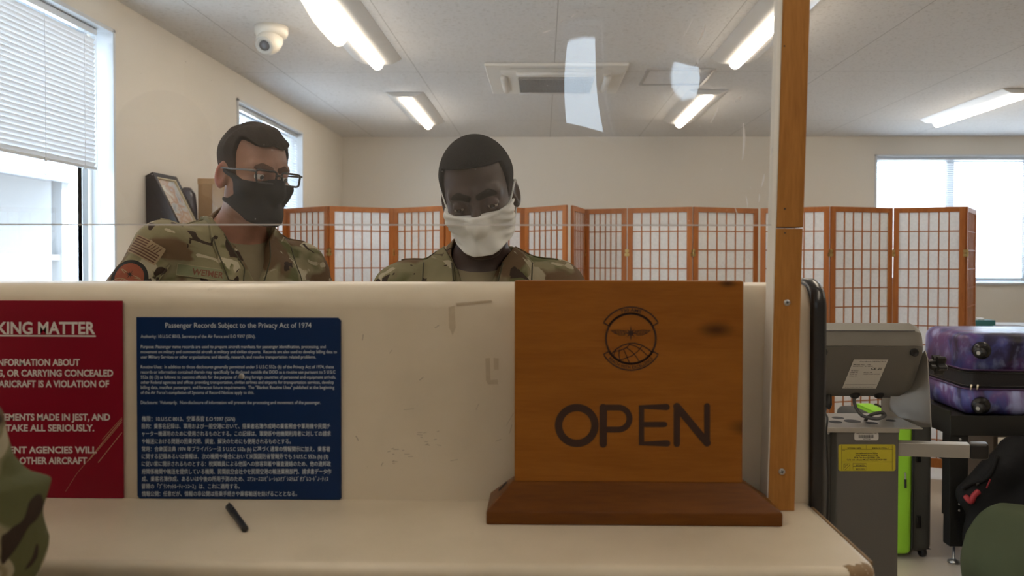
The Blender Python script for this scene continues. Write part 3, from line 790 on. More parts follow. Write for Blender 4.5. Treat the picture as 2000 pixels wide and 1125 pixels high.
for s, xb, y in (('権限：10.U.S.C 8013、空軍長官 E.O 9397 (SSN)', 459, 822),
        ('目的：乗客名記録は、軍用および一般空港において、搭乗者名簿作成時の乗客照合や軍用機や民間チ', 645, 836.5),
        ('ャーター機運用のために使用されるものとする。この記録は、軍関係や他機関利用者に対しての請求', 646, 851),
        ('や輸送における問題の因果究明、調査、解決のためにも使用されるものとする。', 568, 866),
        ('常用：合衆国法典 1974 年プライバシー法 5 U.S.C 552a (b) に基づく通常の情報開示に加え、乗客者', 645, 881),
        ('に関する記録あるいは情報は、次の機関や場合において米国国防省管轄外でも 5 U.S.C 552a (b) (3)', 641, 895.5),
        ('に従い常に開示されるものとする：税関職員による他国への旅客到着や審査連絡のため、他の連邦政', 646, 910),
        ('府関係機関や輸送を提供している機関、民間航空会社やを民間空港の輸送業務部門、請求書データ作', 647, 925),
        ('成、乗客名簿作成、あるいは今後の所用予測のため、ｴｱﾌｫｰｽｺﾝﾋﾟﾚｰｼｮﾝｵﾌﾞｼｽﾃﾑｽﾞｵﾌﾞﾚｺｰﾄﾞﾉｰﾃｨｽ', 641, 939.5),
        ('冒頭の「ﾌﾞﾗﾝｹｯﾄﾙｰﾃｨｰﾝﾕｰｽ」は、これに適用する。', 468, 954),
        ('情報公開：任意だが、情報の非公開は搭乗手続きや乗客輸送を妨げることとなる。', 580, 968.5)):
    bl_(s, 277, xb, y, 8.0, 0.004)
mb.build('lettering', M_inkb, bs)
v = onred(472, 735)
MB().lathe([(0.0040, -0.0002), (0.0040, 0.0007), (0.0026, 0.0013), (0.0008, 0.0014)], Matrix.Translation((v.x, ry, v.z)) @ Matrix.Rotation(math.pi/2, 4, 'X'), 18).build('screw', M_zinc, bs, smooth=True)

# ------------------------------------------------------------------ pen on the ledge
pa, pb_ = at(447, 990, Z=LZ+0.004), at(479, 1034, Z=LZ+0.004)
pen = thing('pen', 'black ballpoint pen lying on the cream ledge below the blue notice', 'pen', (pa+pb_)/2-Vector((0, 0, 0.004)))
d = (pb_-pa)/2; M_pen = mat('pen_plastic', (0.02, 0.021, 0.024), 0.3)
z = Vector((0, 0, 0.0042))
MB().tube([z-d*0.35, z+d*0.96, z+d], [0.0042, 0.0042, 0.003], 14).build('barrel', M_pen, pen, smooth=False)
MB().tube([z-d, z-d*0.98, z-d*0.34], [0.0036, 0.0047, 0.0047], 14).build('cap', mat('pen_cap_plastic', (0.035, 0.036, 0.04), 0.35), pen)
MB().tube([z-d*0.97+Vector((0, 0, 0.0052)), z-d*0.45+Vector((0, 0, 0.0056))], 0.0011, 8).build('clip', M_pen, pen)
# ------------------------------------------------------------------ folding paper screens
M_sw = wood('screen_wood', (0.46, 0.165, 0.045), (0.33, 0.105, 0.026), 'Z', 1.0, 0.45)
def paper():
    m, nt, b = newmat('rice_paper'); N = nt.nodes.new; L = nt.links.new
    tc = N('ShaderNodeTexCoord'); n = N('ShaderNodeTexNoise'); n.inputs['Scale'].default_value = 70; n.inputs['Detail'].default_value = 6; L(tc.outputs['Object'], n.inputs['Vector'])
    r = ramp(nt, n.outputs['Fac'], [(0.35, (0.86, 0.86, 0.86)), (0.65, (0.93, 0.93, 0.93))]); L(r.outputs[0], b.inputs['Base Color']); b.inputs['Roughness'].default_value = 0.9
    tr = N('ShaderNodeBsdfTranslucent'); L(r.outputs[0], tr.inputs[0]); mx = N('ShaderNodeMixShader'); mx.inputs[0].default_value = 0.68
    L(b.outputs[0], mx.inputs[1]); L(tr.outputs[0], mx.inputs[2]); L(mx.outputs[0], nt.nodes['Material Output'].inputs[0]); return m
M_paper = paper()
M_brass = mat('brass_hinge', (0.62, 0.45, 0.18), 0.35, metal=0.9)
SH = 1.75
def screen(label, segs):
    """segs: list of plan edges ((x0, y0), (x1, y1)), one per panel"""
    t = thing('folding_screen', label, 'folding screen', ((segs[0][0][0]+segs[-1][1][0])/2, 5.06, 0), 0, 'wood and paper folding screens')
    o0 = t.location
    for i, (a, b) in enumerate(segs):
        A = Vector((a[0], a[1], 0))-o0; B = Vector((b[0], b[1], 0))-o0; w = (B-A).length; ux = (B-A).normalized(); uy = Vector((-ux.y, ux.x, 0))
        M = Matrix.Translation(A) @ Matrix((( ux.x, uy.x, 0, 0), (ux.y, uy.y, 0, 0), (0, 0, 1, 0), (0, 0, 0, 1)))
        g = 0.004; fw = 0.034; th = 0.009
        mb = MB()
        mb.box((g, -th, 0), (g+fw, th, SH), M); mb.box((w-g-fw, -th, 0), (w-g, th, SH), M)
        mb.box((g+fw, -th, SH-fw), (w-g-fw, th, SH), M); mb.box((g+fw, -th, 0.05), (w-g-fw, th, 0.05+0.06), M)
        fr = mb.build('panel', M_sw, t, 0.0015)
        lat = MB(); x0, x1, z0, z1 = g+fw, w-g-fw, 0.11, SH-fw
        nc, nr = 6, 13
        for k in range(1, nc): x = x0+(x1-x0)*k/nc; lat.box((x-0.0035, -0.006, z0), (x+0.0035, -0.0005, z1), M)
        for k in range(1, nr): z = z0+(z1-z0)*k/nr; lat.box((x0, -0.0052, z-0.0035), (x1, -0.0008, z+0.0035), M)
        lat.build('lattice', M_sw, fr)
        MB().box((x0, 0.0006, z0), (x1, 0.0014, z1), M).build('paper', M_paper, fr)
        if i:
            hb = MB()
            for z in (0.35, 1.45):
                for s in (-1, 1): hb.box((-0.016, -0.0115, z-0.022), (0.016, 0.0115, z-0.003), M); hb.box((-0.013, -0.0115, z+0.003), (0.013, 0.0115, z+0.022), M)
                hb.tube([M @ Vector((0, -0.011, z-0.025)), M @ Vector((0, -0.011, z+0.025))], 0.004, 8)
            hb.build('hinge', M_brass, t)
    return t
def zig(px, ys):
    return [tuple(at(p, 505, Y=y)[:2]) for p, y in zip(px, ys)]
def edges(pts, gap=0.0): return [(pts[i], pts[i+1]) for i in range(len(pts)-1)]
PA = zig([482, 560, 642, 770, 869, 1026, 1108], [4.93, 5.25, 4.99, 5.20, 4.96, 5.16, 4.86])
PBb = zig([1117, 1141, 1225, 1353, 1480], [4.90, 5.32, 5.19, 5.04, 5.22])
PC = zig([1484, 1621, 1743, 1886, 1904], [5.20, 5.0, 5.14, 4.985, 5.37])
PBb[1] = tuple(at(1141, 505, Y=5.30)[:2])
screen('wood and paper folding screen behind the two men, leftmost of three', edges(PA))
screen('wood and paper folding screen seen above the OPEN sign, middle of three', edges(PBb))
screen('wood and paper folding screen right of the wooden post, before the bright window', edges(PC))

# ------------------------------------------------------------------ things by the left wall
M_steel = mat('grey_cabinet_steel', (0.42, 0.42, 0.40), 0.45)
cab = thing('storage_cabinet', 'tall grey storage cabinet at the left wall behind the man in glasses', 'cabinet', (XL+0.24, 4.36, 0))
CH = 1.40
box('body', (-0.225, -0.48, 0.03), (0.20, 0.48, CH), M_steel, cab, 0.004)
box('plinth', (-0.21, -0.46, 0), (0.18, 0.46, 0.03), M_dark, cab)
for s in (-1, 1):
    d = box('door', (0.201, min(0.004*s, 0.47*s), 0.05), (0.216, max(0.004*s, 0.47*s), CH-0.02), M_steel, cab, 0.003)
    box('handle', (0.216, min(0.03*s, 0.045*s), 0.78), (0.232, max(0.03*s, 0.045*s), 0.92), M_alu, d, 0.002)
# framed picture leaning on the wall
M_bfr = mat('black_frame', (0.015, 0.016, 0.02), 0.4)
def art_mat():
    m, nt, b = newmat('faded_print'); N = nt.nodes.new; L = nt.links.new
    tc = N('ShaderNodeTexCoord'); n = N('ShaderNodeTexNoise'); n.inputs['Scale'].default_value = 9; n.inputs['Detail'].default_value = 5; n.inputs['Distortion'].default_value = 1.2; L(tc.outputs['Object'], n.inputs['Vector'])
    r = ramp(nt, n.outputs['Fac'], [(0.3, (0.22, 0.27, 0.33)), (0.45, (0.48, 0.50, 0.52)), (0.55, (0.42, 0.28, 0.21)), (0.7, (0.62, 0.60, 0.56))]); L(r.outputs[0], b.inputs['Base Color']); b.inputs['Roughness'].default_value = 0.2; return m
pf = thing('picture_frame', 'black framed picture leaning on top of the storage cabinet', 'picture frame', (XL+0.270, 4.07, CH+0.0206), R(-3))
Mt = Matrix.Rotation(R(-27), 4, 'Y')
fwid, fh = 0.24, 0.49
mb = MB()
for a, b in (((-0.045, -fwid/2, 0), (0.0, fwid/2, 0.025)), ((-0.045, -fwid/2, fh-0.025), (0.0, fwid/2, fh)), ((-0.045, -fwid/2, 0.025), (0.0, -fwid/2+0.025, fh-0.025)), ((-0.045, fwid/2-0.025, 0.025), (0.0, fwid/2, fh-0.025)), ((-0.045, -fwid/2+0.025, 0.025), (-0.02, fwid/2-0.025, fh-0.025))): mb.box(a, b, Mt)
mb.build('frame', M_bfr, pf, 0.002)
tl = Mt @ Vector((-0.045, 0, fh)); bl0 = Mt @ Vector((-0.045, 0, 0))
MB().prism([(tl.x, tl.z-0.002), (tl.x+0.004, 0.03), (bl0.x, bl0.z+0.012)], lambda a, b: (a, -fwid/2+0.006, b), lambda a, b: (a, fwid/2-0.006, b)).build('back_wedge', M_bfr, pf)  # solid black wedge filling the gap behind the leaning frame
MB().box((-0.02, -fwid/2+0.025, 0.025), (-0.012, fwid/2-0.025, fh-0.025), Mt).build('print', art_mat(), pf)
mb = MB(); 
for y in (-fwid/2+0.025, fwid/2-0.031): mb.box((-0.012, y, 0.025), (-0.002, y+0.006, fh-0.025), Mt)
for z in (0.025, fh-0.031): mb.box((-0.012, -fwid/2+0.031, z), (-0.002, fwid/2-0.031, z+0.006), Mt)
mb.build('gilt_slip', mat('gilt', (0.6, 0.52, 0.36), 0.4, metal=0.3), pf)
M_card = mat('corrugated_cardboard', (0.36, 0.215, 0.105), 0.8, var=0.12, vscale=20)
cb = thing('cardboard_box', 'brown cardboard box on the storage cabinet behind the picture frame', 'box', (XL+0.232, 4.40, CH), R(5))
box('carton', (-0.10, -0.13, 0), (0.12, 0.13, 0.45), M_card, cb, 0.004)
MB().box((-0.102, -0.133, 0.42), (0.122, 0.133, 0.455)).build('lid', mat('cardboard_lid', (0.42, 0.26, 0.13), 0.8), cb, 0.004)
box('packing_tape', (-0.02, -0.1345, 0.1), (0.04, -0.1335, 0.42), mat('brown_tape', (0.40, 0.27, 0.15), 0.15), cb)
st = MB(); rnd = random.Random(3)
wrap = thing('plastic_wrapped_bundle', 'grey plastic wrapped bundle between the cardboard box and the wall', 'bundle', (XL+0.07, 4.29, CH))
rings = []
for k, (r, h) in enumerate(((0.045, 0.0), (0.055, 0.05), (0.052, 0.18), (0.056, 0.28), (0.05, 0.37), (0.02, 0.405))):
    rings.append([Vector((r*math.cos(a)*(1+0.12*math.sin(3*a+k)), r*math.sin(a)*(1+0.1*math.cos(2*a+2*k)), h)) for a in [2*math.pi*i/20 for i in range(20)]])
st.loft(rings).build('bundle', mat('grey_plastic_wrap', (0.09, 0.09, 0.11), 0.25, bump=0.6, bscale=25, bdist=0.01), wrap, smooth=True)

# ------------------------------------------------------------------ baggage scale behind the counter end
M_sg = mat('scale_paint', (0.12, 0.115, 0.107), 0.5, bump=0.1, bscale=300, bdist=0.0004)
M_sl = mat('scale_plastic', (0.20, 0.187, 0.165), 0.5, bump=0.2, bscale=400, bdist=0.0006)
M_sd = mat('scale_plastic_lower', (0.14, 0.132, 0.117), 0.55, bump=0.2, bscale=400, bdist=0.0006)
M_rub = mat('black_rubber', (0.012, 0.012, 0.013), 0.4)
M_ss = mat('brushed_steel', (0.50, 0.48, 0.45), 0.35, metal=0.75, bump=0.08, bscale=500, bdist=0.0003)
YS = 1.85
sx0, sx1 = at(1634, 900, Y=YS).x, at(1756, 900, Y=YS).x
zc = at(1690, 838, Y=YS).z
scale = thing('baggage_scale', 'grey baggage scale column with tilted indicator box behind the counter end', 'scale', ((sx0+sx1)/2, YS, 0))
so0 = scale.location
def ps(px, py, Y=YS): return at(px, py, Y=Y)-so0
hw = (sx1-sx0)/2
MB().box((-hw, 0, 0.02), (hw, 0.16, zc)).build('column', M_sg, scale, 0.004)
box('side_column', (-hw-0.10, 0.035, 0.02), (-hw+0.001, 0.15, zc-0.004), M_sg, scale, 0.004)
box('base_plate', (-hw-0.14, -0.04, 0), (hw+0.04, 0.20, 0.02), M_sg, scale, 0.004)
# steel top plate, folded down at the front, with round holes
zt = zc+0.004
xr_ = ps(1818, 834).x
MB().box((-hw-0.12, -0.003, zc+0.0005), (xr_-0.02, 0.17, zt)).box((-hw-0.12, -0.004, zc-0.008), (hw*0.99, -0.001, zt)).build('top_plate', M_ss, scale, 0.001)
mb = MB()
for x, y, r in ((-0.055, 0.06, 0.016), (-0.01, 0.07, 0.02), (0.03, 0.05, 0.014), (0.09, 0.08, 0.012), (-0.03, 0.11, 0.015), (0.05, 0.12, 0.018)):
    mb.lathe([(r, zt-0.0008), (r, zt+0.0003)], Matrix.Translation((x, y, 0)), 18)
mb.build('plate_hole', M_dark, scale)
# bracket: an upright cheek at the right, folded from the plate
ck = [ps(1785, 834, 1.93), ps(1818, 834, 1.86), ps(1811, 700, 1.875), ps(1806, 684, 1.89), ps(1740, 770, 1.96), ps(1735, 800, 1.99)]
th = Vector((0.0025, 0, 0))
MB().loft([[p for p in ck], [p+th for p in ck]]).build('bracket', M_ss, scale, 0.0005)
MB().loft([[p for p in (ps(1722, 777, 1.985), ps(1800, 777, 1.985), ps(1812, 834, 1.985), ps(1720, 834, 1.985))], [p for p in (ps(1722, 777, 1.988), ps(1800, 777, 1.988), ps(1812, 834, 1.988), ps(1720, 834, 1.988))]]).build('bracket_back', M_ss, scale, 0.0005)
# indicator box: profile in (depth, height) lofted along x, shrinking at the right end
def zpx(py, Y): return at(1700, py, Y=Y).z-so0.z
prof = [(0.115, zpx(631, 1.96)), (0.03, zpx(631, 1.88)), (0.004, zpx(646, 1.854)), (-0.004, zpx(676, 1.846)), (0.004, zpx(696, 1.854)), (0.055, zpx(764, 1.90)), (0.085, zpx(775, 1.93)), (0.16, zpx(762, 2.0)), (0.19, zpx(700, 2.0)), (0.18, zpx(650, 2.0))]
pc = (0.09, sum(p[1] for p in prof)/len(prof))
def iring(x, k, xs=0.0):
    return [Vector((x+xs*(p[1]-pc[1]), pc[0]+(p[0]-pc[0])*k, pc[1]+(p[1]-pc[1])*k)) for p in prof]
xi1 = ps(1812, 690).x; xi0 = xi1-0.30
def slice_prof(idx, name, m):
    rings = []
    for x, k in ((xi0, 0.80), (xi0+0.008, 0.93), (xi0+0.022, 1.0), (xi1-0.030, 1.0), (xi1-0.010, 0.90), (xi1, 0.72)):
        r = iring(x, k); rings.append([r[i] for i in idx])
    return MB().loft(rings).build(name, m, scale, 0.002)
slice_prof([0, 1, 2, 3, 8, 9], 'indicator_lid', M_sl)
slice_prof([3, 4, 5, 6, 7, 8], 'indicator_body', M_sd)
mb = MB(); y0 = 0.001
mb.tube([Vector((xi0+0.01, -0.0015+0.0035, zpx(646, 1.853))), Vector((xi1-0.03, 0.002, zpx(646, 1.853)))], 0.0009, 6)
mb.build('lid_seam', M_dark, scale)
# corner screw wells
for px in (1608, 1786):
    c = ps(px, 688, 1.848); M = Matrix.Translation((c.x, -0.0035, zpx(688, 1.848))) @ Matrix.Rotation(R(90), 4, 'X')
    MB().lathe([(0.010, -0.006), (0.010, 0.0005), (0.0075, 0.0012), (0.007, 0.0005)], M, 20).build('screw_well', M_rub, scale, smooth=True)
# rating label on the lower face, with its print
A = Vector(prof[4]); B_ = Vector(prof[5])
fdir = (B_-A).normalized(); fn_ = Vector((-abs(fdir.y), -abs(fdir.x)))
if fn_.x > 0: fn_ = -fn_
xa, xb = ps(1660, 735, 1.87).x, ps(1722, 735, 1.87).x
fl = (B_-A).length
def onlab(u, v, d=0.0):
    """u across in metres from xa, v down the face in metres, d outwards; the label sits slightly askew"""
    x = xa+u-0.12*v+0.004; q = A+fdir*(fl*0.08+v); nrm = Vector((-fdir.y, fdir.x)); nrm = nrm if nrm.x < 0 else -nrm
    return Vector((x, q.x+nrm.x*(0.0008+d), q.y+nrm.y*(0.0008+d)))
lw, lh = xb-xa+0.006, fl*0.84
MB().loft([[onlab(u, v, d) for u, v in ((0, 0), (lw, 0), (lw, lh), (0, lh))] for d in (0, 0.0004)]).build('rating_label', mat('label_white', (0.62, 0.60, 0.56), 0.4), scale)
mb = MB()
def lt(s, u0, u1, v, cap, bold=0.02): text_into(mb, s, lambda x, y: onlab(x, -y, 0.0007), u0, u1, -v, cap, bold)
lt('Cardinal DETECTO', 0.016, lw-0.004, 0.008, 0.0035)
lt('Model No.  190', 0.004, 0.045, 0.017, 0.0026); lt('Serial No.  E19609', 0.004, 0.052, 0.0215, 0.0026)
lt('CE 20', lw-0.032, lw-0.006, 0.030, 0.0058, 0.03)
for i, s in enumerate(('90-264 V', '50/60 Hz', '0.5 A', 'Class III')): lt(s, 0.004, 0.022, 0.035+i*0.0052, 0.0026)
lt('NSC-C1 H4', 0.036, 0.056, 0.040, 0.0028); lt('N288-0962-40132', 0.036, lw-0.006, 0.045, 0.0028)
stroke(mb, [(0.003, -(lh-0.013)), (lw-0.003, -(lh-0.013))], 0.0005, lambda x, y: onlab(x, -y, 0.0007))
lt('203 East Daugherty Street, Webb City, MO 64870 U.S.A.', 0.005, lw-0.008, lh-0.003, 0.0022)
mb.build('label_print', M_dark, scale)
# glands, cables, connector
for px in (1669, 1716):
    c = ps(px, 768, 1.93); MB().lathe([(0.014, 0.006), (0.014, -0.004), (0.010, -0.010), (0.006, -0.013)], Matrix.Translation((c.x, c.y, c.z))).build('cable_gland', M_rub, scale, smooth=True)
M_cab = mat('grey_cable', (0.10, 0.10, 0.10), 0.45)
def smooth_path(P, n=8):
    P = [Vector(p) for p in P]; out = []
    for i in range(len(P)-1):
        p0, p1, p2, p3 = P[max(i-1, 0)], P[i], P[i+1], P[min(i+2, len(P)-1)]
        for k in range(n):
            t = k/n; out.append(0.5*((2*p1)+(p2-p0)*t+(2*p0-5*p1+4*p2-p3)*t*t+(3*p1-p0-3*p2+p3)*t**3))
    return out+[P[-1]]
MB().tube(smooth_path([ps(1668, 776, 1.93), ps(1671, 795, 1.93), ps(1685, 812, 1.92), ps(1712, 818, 1.90), ps(1728, 812, 1.90), ps(1722, 806, 1.91), ps(1702, 810, 1.92), ps(1690, 822, 1.93), ps(1694, 834, 1.94)]), 0.0042, 10).build('cable', M_cab, scale, smooth=True)
MB().tube(smooth_path([ps(1618, 772, 1.93), ps(1618, 788, 1.92), ps(1614, 797, 1.92)]), [0.008]*8+[0.009]*8+[0.005], 12).build('connector', M_rub, scale, smooth=True)
MB().tube(smooth_path([ps(1614, 796, 1.92), ps(1612, 806, 1.86), ps(1616, 818, 1.82), ps(1614, 850, 1.82), ps(1617, 930, 1.82), ps(1616, 1000, 1.82), ps(1612, 1060, 1.82)]), 0.0024, 8).build('power_cable', M_rub, scale, smooth=True)
# star knob at the right end
kc = ps(1822, 712, 1.90); Mk = Matrix.Translation(kc) @ Matrix.Rotation(R(90), 4, 'Y')
mb = MB(); rings = []
for h, k in ((-0.008, 0.45), (0.002, 0.6), (0.004, 1.0), (0.022, 1.0), (0.026, 0.85)):
    rings.append([Mk @ Vector(((0.020+0.006*math.cos(5*a))*k*math.cos(a), (0.020+0.006*math.cos(5*a))*k*math.sin(a), h)) for a in [2*math.pi*i/40 for i in range(40)]])
mb.loft(rings); mb.tube([kc-Vector((0.016, 0, 0)), kc], 0.004, 10); mb.build('star_knob', M_rub, scale, smooth=False)
# yellow certification label and bar code on the column
M_yel = mat('yellow_label', (0.58, 0.50, 0.03), 0.45)
def oncol(px, py, d=0.0012): v = at(px, py, Y=YS-d)-so0; return Vector((v.x, -d, v.z))
def labelplate(name, x0, y0, x1, y1, m, r=4):
    pts = []
    for cx, cy, s in ((x1-r, y0+r, -90), (x1-r, y1-r, 0), (x0+r, y1-r, 90), (x0+r, y0+r, 180)):
        for k in range(5): a = R(s+90*k/4); pts.append((cx+r*math.cos(a), cy+r*math.sin(a)))
    return MB().loft([[oncol(*p, d) for p in pts] for d in (0.0002, 0.0009)]).build(name, m, scale)
labelplate('calibration_label', 1637.5, 868, 1749, 920, M_yel)
labelplate('barcode_label', 1668.5, 844, 1716, 860, mat('barcode_white', (0.68, 0.67, 0.65), 0.4))
mb = MB()
def ct(s, x0, x1, y, cap, bold=0.015): text_into(mb, s, lambda x, yy: oncol(x, -yy, 0.0012), x0, x1, -y, cap, bold)
def ln(*pts, w=0.6): stroke(mb, pts, w, lambda x, y: oncol(x, y, 0.0012), caps=False)
ln((1644, 870), (1644, 919)); ln((1743, 870), (1743, 919)); ln((1644, 877.5), (1743, 877.5)); ln((1692, 870), (1692, 877)); ln((1644, 902.5), (1743, 902.5)); ln((1666, 905), (1692, 905), (1692, 918), (1666, 918), (1666, 905)); ln((1666, 911.5), (1692, 911.5))
ct('W7GG06 / NJPG', 1655, 1682, 876.5, 2.6); ct('33KA-X-252A-1', 1703, 1735, 876.5, 2.6); ct('ITEM', 1645, 1650, 880.5, 1.3)
for i, (s, a, b) in enumerate((('Not calibrated above 300lbs', 1671, 1714), ('Direct Readout Accy: +/-2 lbs', 1671, 1715), ('300 lb Test Accy: (@1000lb) 2.5 lb', 1668, 1718), ("Cal'd with Indicator Model 190 S/N: E19609-0081", 1654, 1732))): ct(s, a, b, 886.5+i*4.3, 3.0)
ct('20200731', 1671, 1690, 910.5, 3.0); ct('20210731', 1671, 1690, 917.5, 3.0)
ln((1648, 906), (1660, 906), (1660, 918), (1648, 918), (1648, 906)); 
for k in range(4): ln((1648, 909+3*k), (1651+3*k, 906)) if k < 3 else ln((1650, 918), (1660, 908))
ct('METTLER-TOLEDO S/N', 1673, 1712, 848, 2.0); ct('W7G06', 1685, 1700, 858.5, 2.2)
x = 1677
rnd = random.Random(8)
while x < 1706:
    w = rnd.choice((0.5, 0.8, 1.2)); mb.add([oncol(x, 849.3, .0012), oncol(x+w, 849.3, .0012), oncol(x+w, 855.6, .0012), oncol(x, 855.6, .0012)], [(0, 1, 2, 3)]); x += w+rnd.choice((0.5, 0.8))
mb.build('label_print', M_dark, scale)
c = ps(1627, 851); MB().lathe([(0.004, 0), (0.004, 0.004), (0.002, 0.006)], Matrix.Translation((c.x, 0.034, c.z)) @ Matrix.Rotation(R(90), 4, 'X')).build('hinge_bolt', M_zinc, scale, smooth=True)
# the square aluminium rail with a rubber end cap
a0, a1 = ps(1756, 875, 1.88), ps(1892, 879, 1.83); b1 = ps(1930, 880, 1.815)
def sqt(name, p, q, h, m, bev):
    ax = (q-p).normalized(); sd = Vector((-ax.y, ax.x, 0)).normalized(); up = Vector((0, 0, 1))
    return MB().loft([[c+sd*sx*h/2+up*sz*h/2 for sx, sz in ((-1, -1), (1, -1), (1, 1), (-1, 1))] for c in (p, q)]).build(name, m, scale, bev)
sqt('arm', a0-Vector((0.01, 0, 0)), a1, 0.032, mat('anodised_aluminium', (0.42, 0.41, 0.39), 0.4, metal=0.6), 0.0015)
sqt('arm_end_cap', a1, b1, 0.037, M_rub, 0.006)

# ------------------------------------------------------------------ suitcases
M_lime = mat('lime_fabric', (0.38, 0.80, 0.05), 0.7, bump=0.3, bscale=200, bdist=0.001)
M_char = mat('charcoal_fabric', (0.06, 0.06, 0.056), 0.75, bump=0.4, bscale=300, bdist=0.001)
M_gloss = mat('black_plastic', (0.012, 0.012, 0.013), 0.25)
lc = thing('upright_suitcase', 'charcoal upright suitcase with lime green expander panel behind the scale', 'suitcase', (1.69, 3.62, 0))
xr2 = at(1821, 950, Y=3.63).x-1.69; xg = at(1779, 950, Y=3.62).x-1.69; xg0 = at(1742, 950, Y=3.62).x-1.69
zb2, zt2 = at(1790, 1080, Y=3.62).z, at(1790, 822, Y=3.64).z
def xcase(name, x0, x1, y0, y1, z0, z1, r, m):
    rg = rbox_rings((-(z1-z0)/2, -(y1-y0)/2, x0), ((z1-z0)/2, (y1-y0)/2, x1), r, 5)
    rg = [[Vector((p.z, p.y+(y0+y1)/2, -p.x+(z0+z1)/2)) for p in q] for q in rg]
    return MB().loft(rg).build(name, m, lc, smooth=True)
xcase('back_shell', xg-0.002, xr2, 0.0, 0.42, zb2, zt2, 0.035, M_char)
xcase('front_shell', xg0-0.11, xg0+0.004, 0.0, 0.42, zb2, zt2, 0.035, M_char)
xcase('expander_panel', xg0-0.006, xg+0.006, -0.014, 0.434, zb2-0.008, zt2+0.010, 0.03, M_lime)
M_tape = mat('black_tape', (0.015, 0.015, 0.015), 0.6)
def loopx(x, r):
    pts = []; y0, y1, z0, z1, rr = -0.012, 0.432, zb2-0.006, zt2+0.008, 0.05
    for cy, cz, s in ((y1-rr, z1-rr, 0), (y0+rr, z1-rr, 90), (y0+rr, z0+rr, 180), (y1-rr, z0+rr, 270)):
        for k in range(6): a = R(s+90*k/5); pts.append(Vector((x, cy+rr*math.cos(a), cz+rr*math.sin(a))))
    return MB().tube(pts+[pts[0]], r, 8)
for x in (xg0, xg+0.003): loopx(x, 0.005).build('piping', M_lime if x == xg0 else M_tape, lc, smooth=True)
zp = at(1768, 940, Y=3.6).z; xp = at(1768, 940, Y=3.6).x-1.69
MB().tube([(xp, -0.019, zp+0.04), (xp, -0.021, zp+0.025), (xp, -0.021, zp+0.008)], 0.004, 8).build('zip_pull', M_zinc, lc)
MB().tube([(xp, -0.022, zp+0.01), (xp, -0.024, zp-0.03)], 0.0055, 8).build('pull_tab', M_tape, lc)
for py in (893, 1022):
    z = at(1799, py, Y=3.6).z; x = at(1798, py, Y=3.6).x-1.69; box('skid', (x-0.012, -0.006, z-0.03), (x+0.012, 0.004, z+0.03), M_gloss, lc, 0.005)
for x, y in ((xr2-0.035, 0.035), (xr2-0.035, 0.385), (xg0-0.07, 0.035), (xg0-0.07, 0.385)):
    w = box('wheel_housing', (x-0.03, y-0.03, 0.045), (x+0.03, y+0.03, zb2+0.015), M_gloss, lc, 0.008)
    MB().lathe([(0.008, -0.012), (0.025, -0.011), (0.027, 0), (0.025, 0.011), (0.008, 0.012)], Matrix.Translation((x, y-0.004, 0.0275)) @ Matrix.Rotation(R(90), 4, 'Y'), 20).build('wheel', M_rub, w, smooth=True)
MB().tube(smooth_path([(xr2-0.09, 0.10, zt2+0.005), (xr2-0.09, 0.12, zt2+0.045), (xr2-0.09, 0.30, zt2+0.045), (xr2-0.09, 0.32, zt2+0.005)]), 0.011, 10).build('carry_handle', M_char, lc, smooth=True)

M_tab = mat('table_steel', (0.018, 0.0175, 0.016), 0.5, bump=0.2, bscale=400, bdist=0.0005)
tb = thing('inspection_table', 'dark grey steel inspection table carrying the purple suitcase', 'table', (1.87, 3.54, 0))
def tp(px, py, Y): return at(px, py, Y=Y)-tb.location
TZ = at(1900, 812, Y=3.54).z; AZ = at(1900, 851, Y=3.54).z; TW, TD = 1.25, 0.72
box('table_top', (0.003, 0.003, TZ-0.02), (TW, TD, TZ-0.012), M_tab, tb)
mb = MB()
for a, b in (((0, 0, AZ), (TW, 0.004, TZ)), ((0, 0.004, AZ), (0.004, TD, TZ+0.02)), ((0, TD, AZ), (TW, TD+0.004, TZ)), ((TW-0.004, 0.004, AZ), (TW, TD, TZ))): mb.box(a, b)
mb.build('apron', M_tab, tb, 0.001)
lx0, lx1 = tp(1851, 900, 3.56).x, tp(1887, 900, 3.56).x
def tleg(x, y):
    l = MB().box((x, y, 0.22), (x+0.083, y+0.004, AZ+0.01)).box((x, y+0.004, 0.22), (x+0.004, y+0.07, AZ+0.01)).box((x+0.006, y+0.006, 0.085), (x+0.079, y+0.010, 0.23)).box((x+0.006, y+0.01, 0.085), (x+0.010, y+0.066, 0.23)).build('leg', M_tab, tb, 0.001)
    MB().lathe([(0.006, 0.10), (0.006, 0.02), (0.011, 0.018), (0.026, 0.008), (0.027, 0)], Matrix.Translation((x+0.04, y+0.035, 0)), 20).build('levelling_foot', M_zinc, l, smooth=True)
    mb = MB()
    for z in (0.285, 0.255, AZ-0.02): mb.lathe([(0.006, -0.002), (0.006, 0.002), (0.003, 0.004)], Matrix.Translation((x+0.045, y, z)) @ Matrix.Rotation(R(90), 4, 'X'), 12)
    mb.build('bolt', M_zinc, l)
    mb = MB()
    for k in range(9): mb.lathe([(0.004, -0.0005), (0.004, 0.0008)], Matrix.Translation((x+0.045, y+(0.006 if k > 8 else 0), 0.225-k*0.0)) @ Matrix.Rotation(R(90), 4, 'X'), 8) if k == 0 else mb.lathe([(0.004, -0.0005), (0.004, 0.0008)], Matrix.Translation((x+0.045, y+0.006, 0.225-k*0.014)) @ Matrix.Rotation(R(90), 4, 'X'), 8)
    mb.build('adjuster_hole', M_dark, l)
for x in (0.004, TW-0.09):
    for y in (0.01, TD-0.08): tleg(x, y)
box('stretcher', (0.012, 0.08, at(1830, 880, Y=3.6).z-0.05), (0.045, TD-0.08, at(1830, 880, Y=3.6).z), M_tab, tb, 0.002)

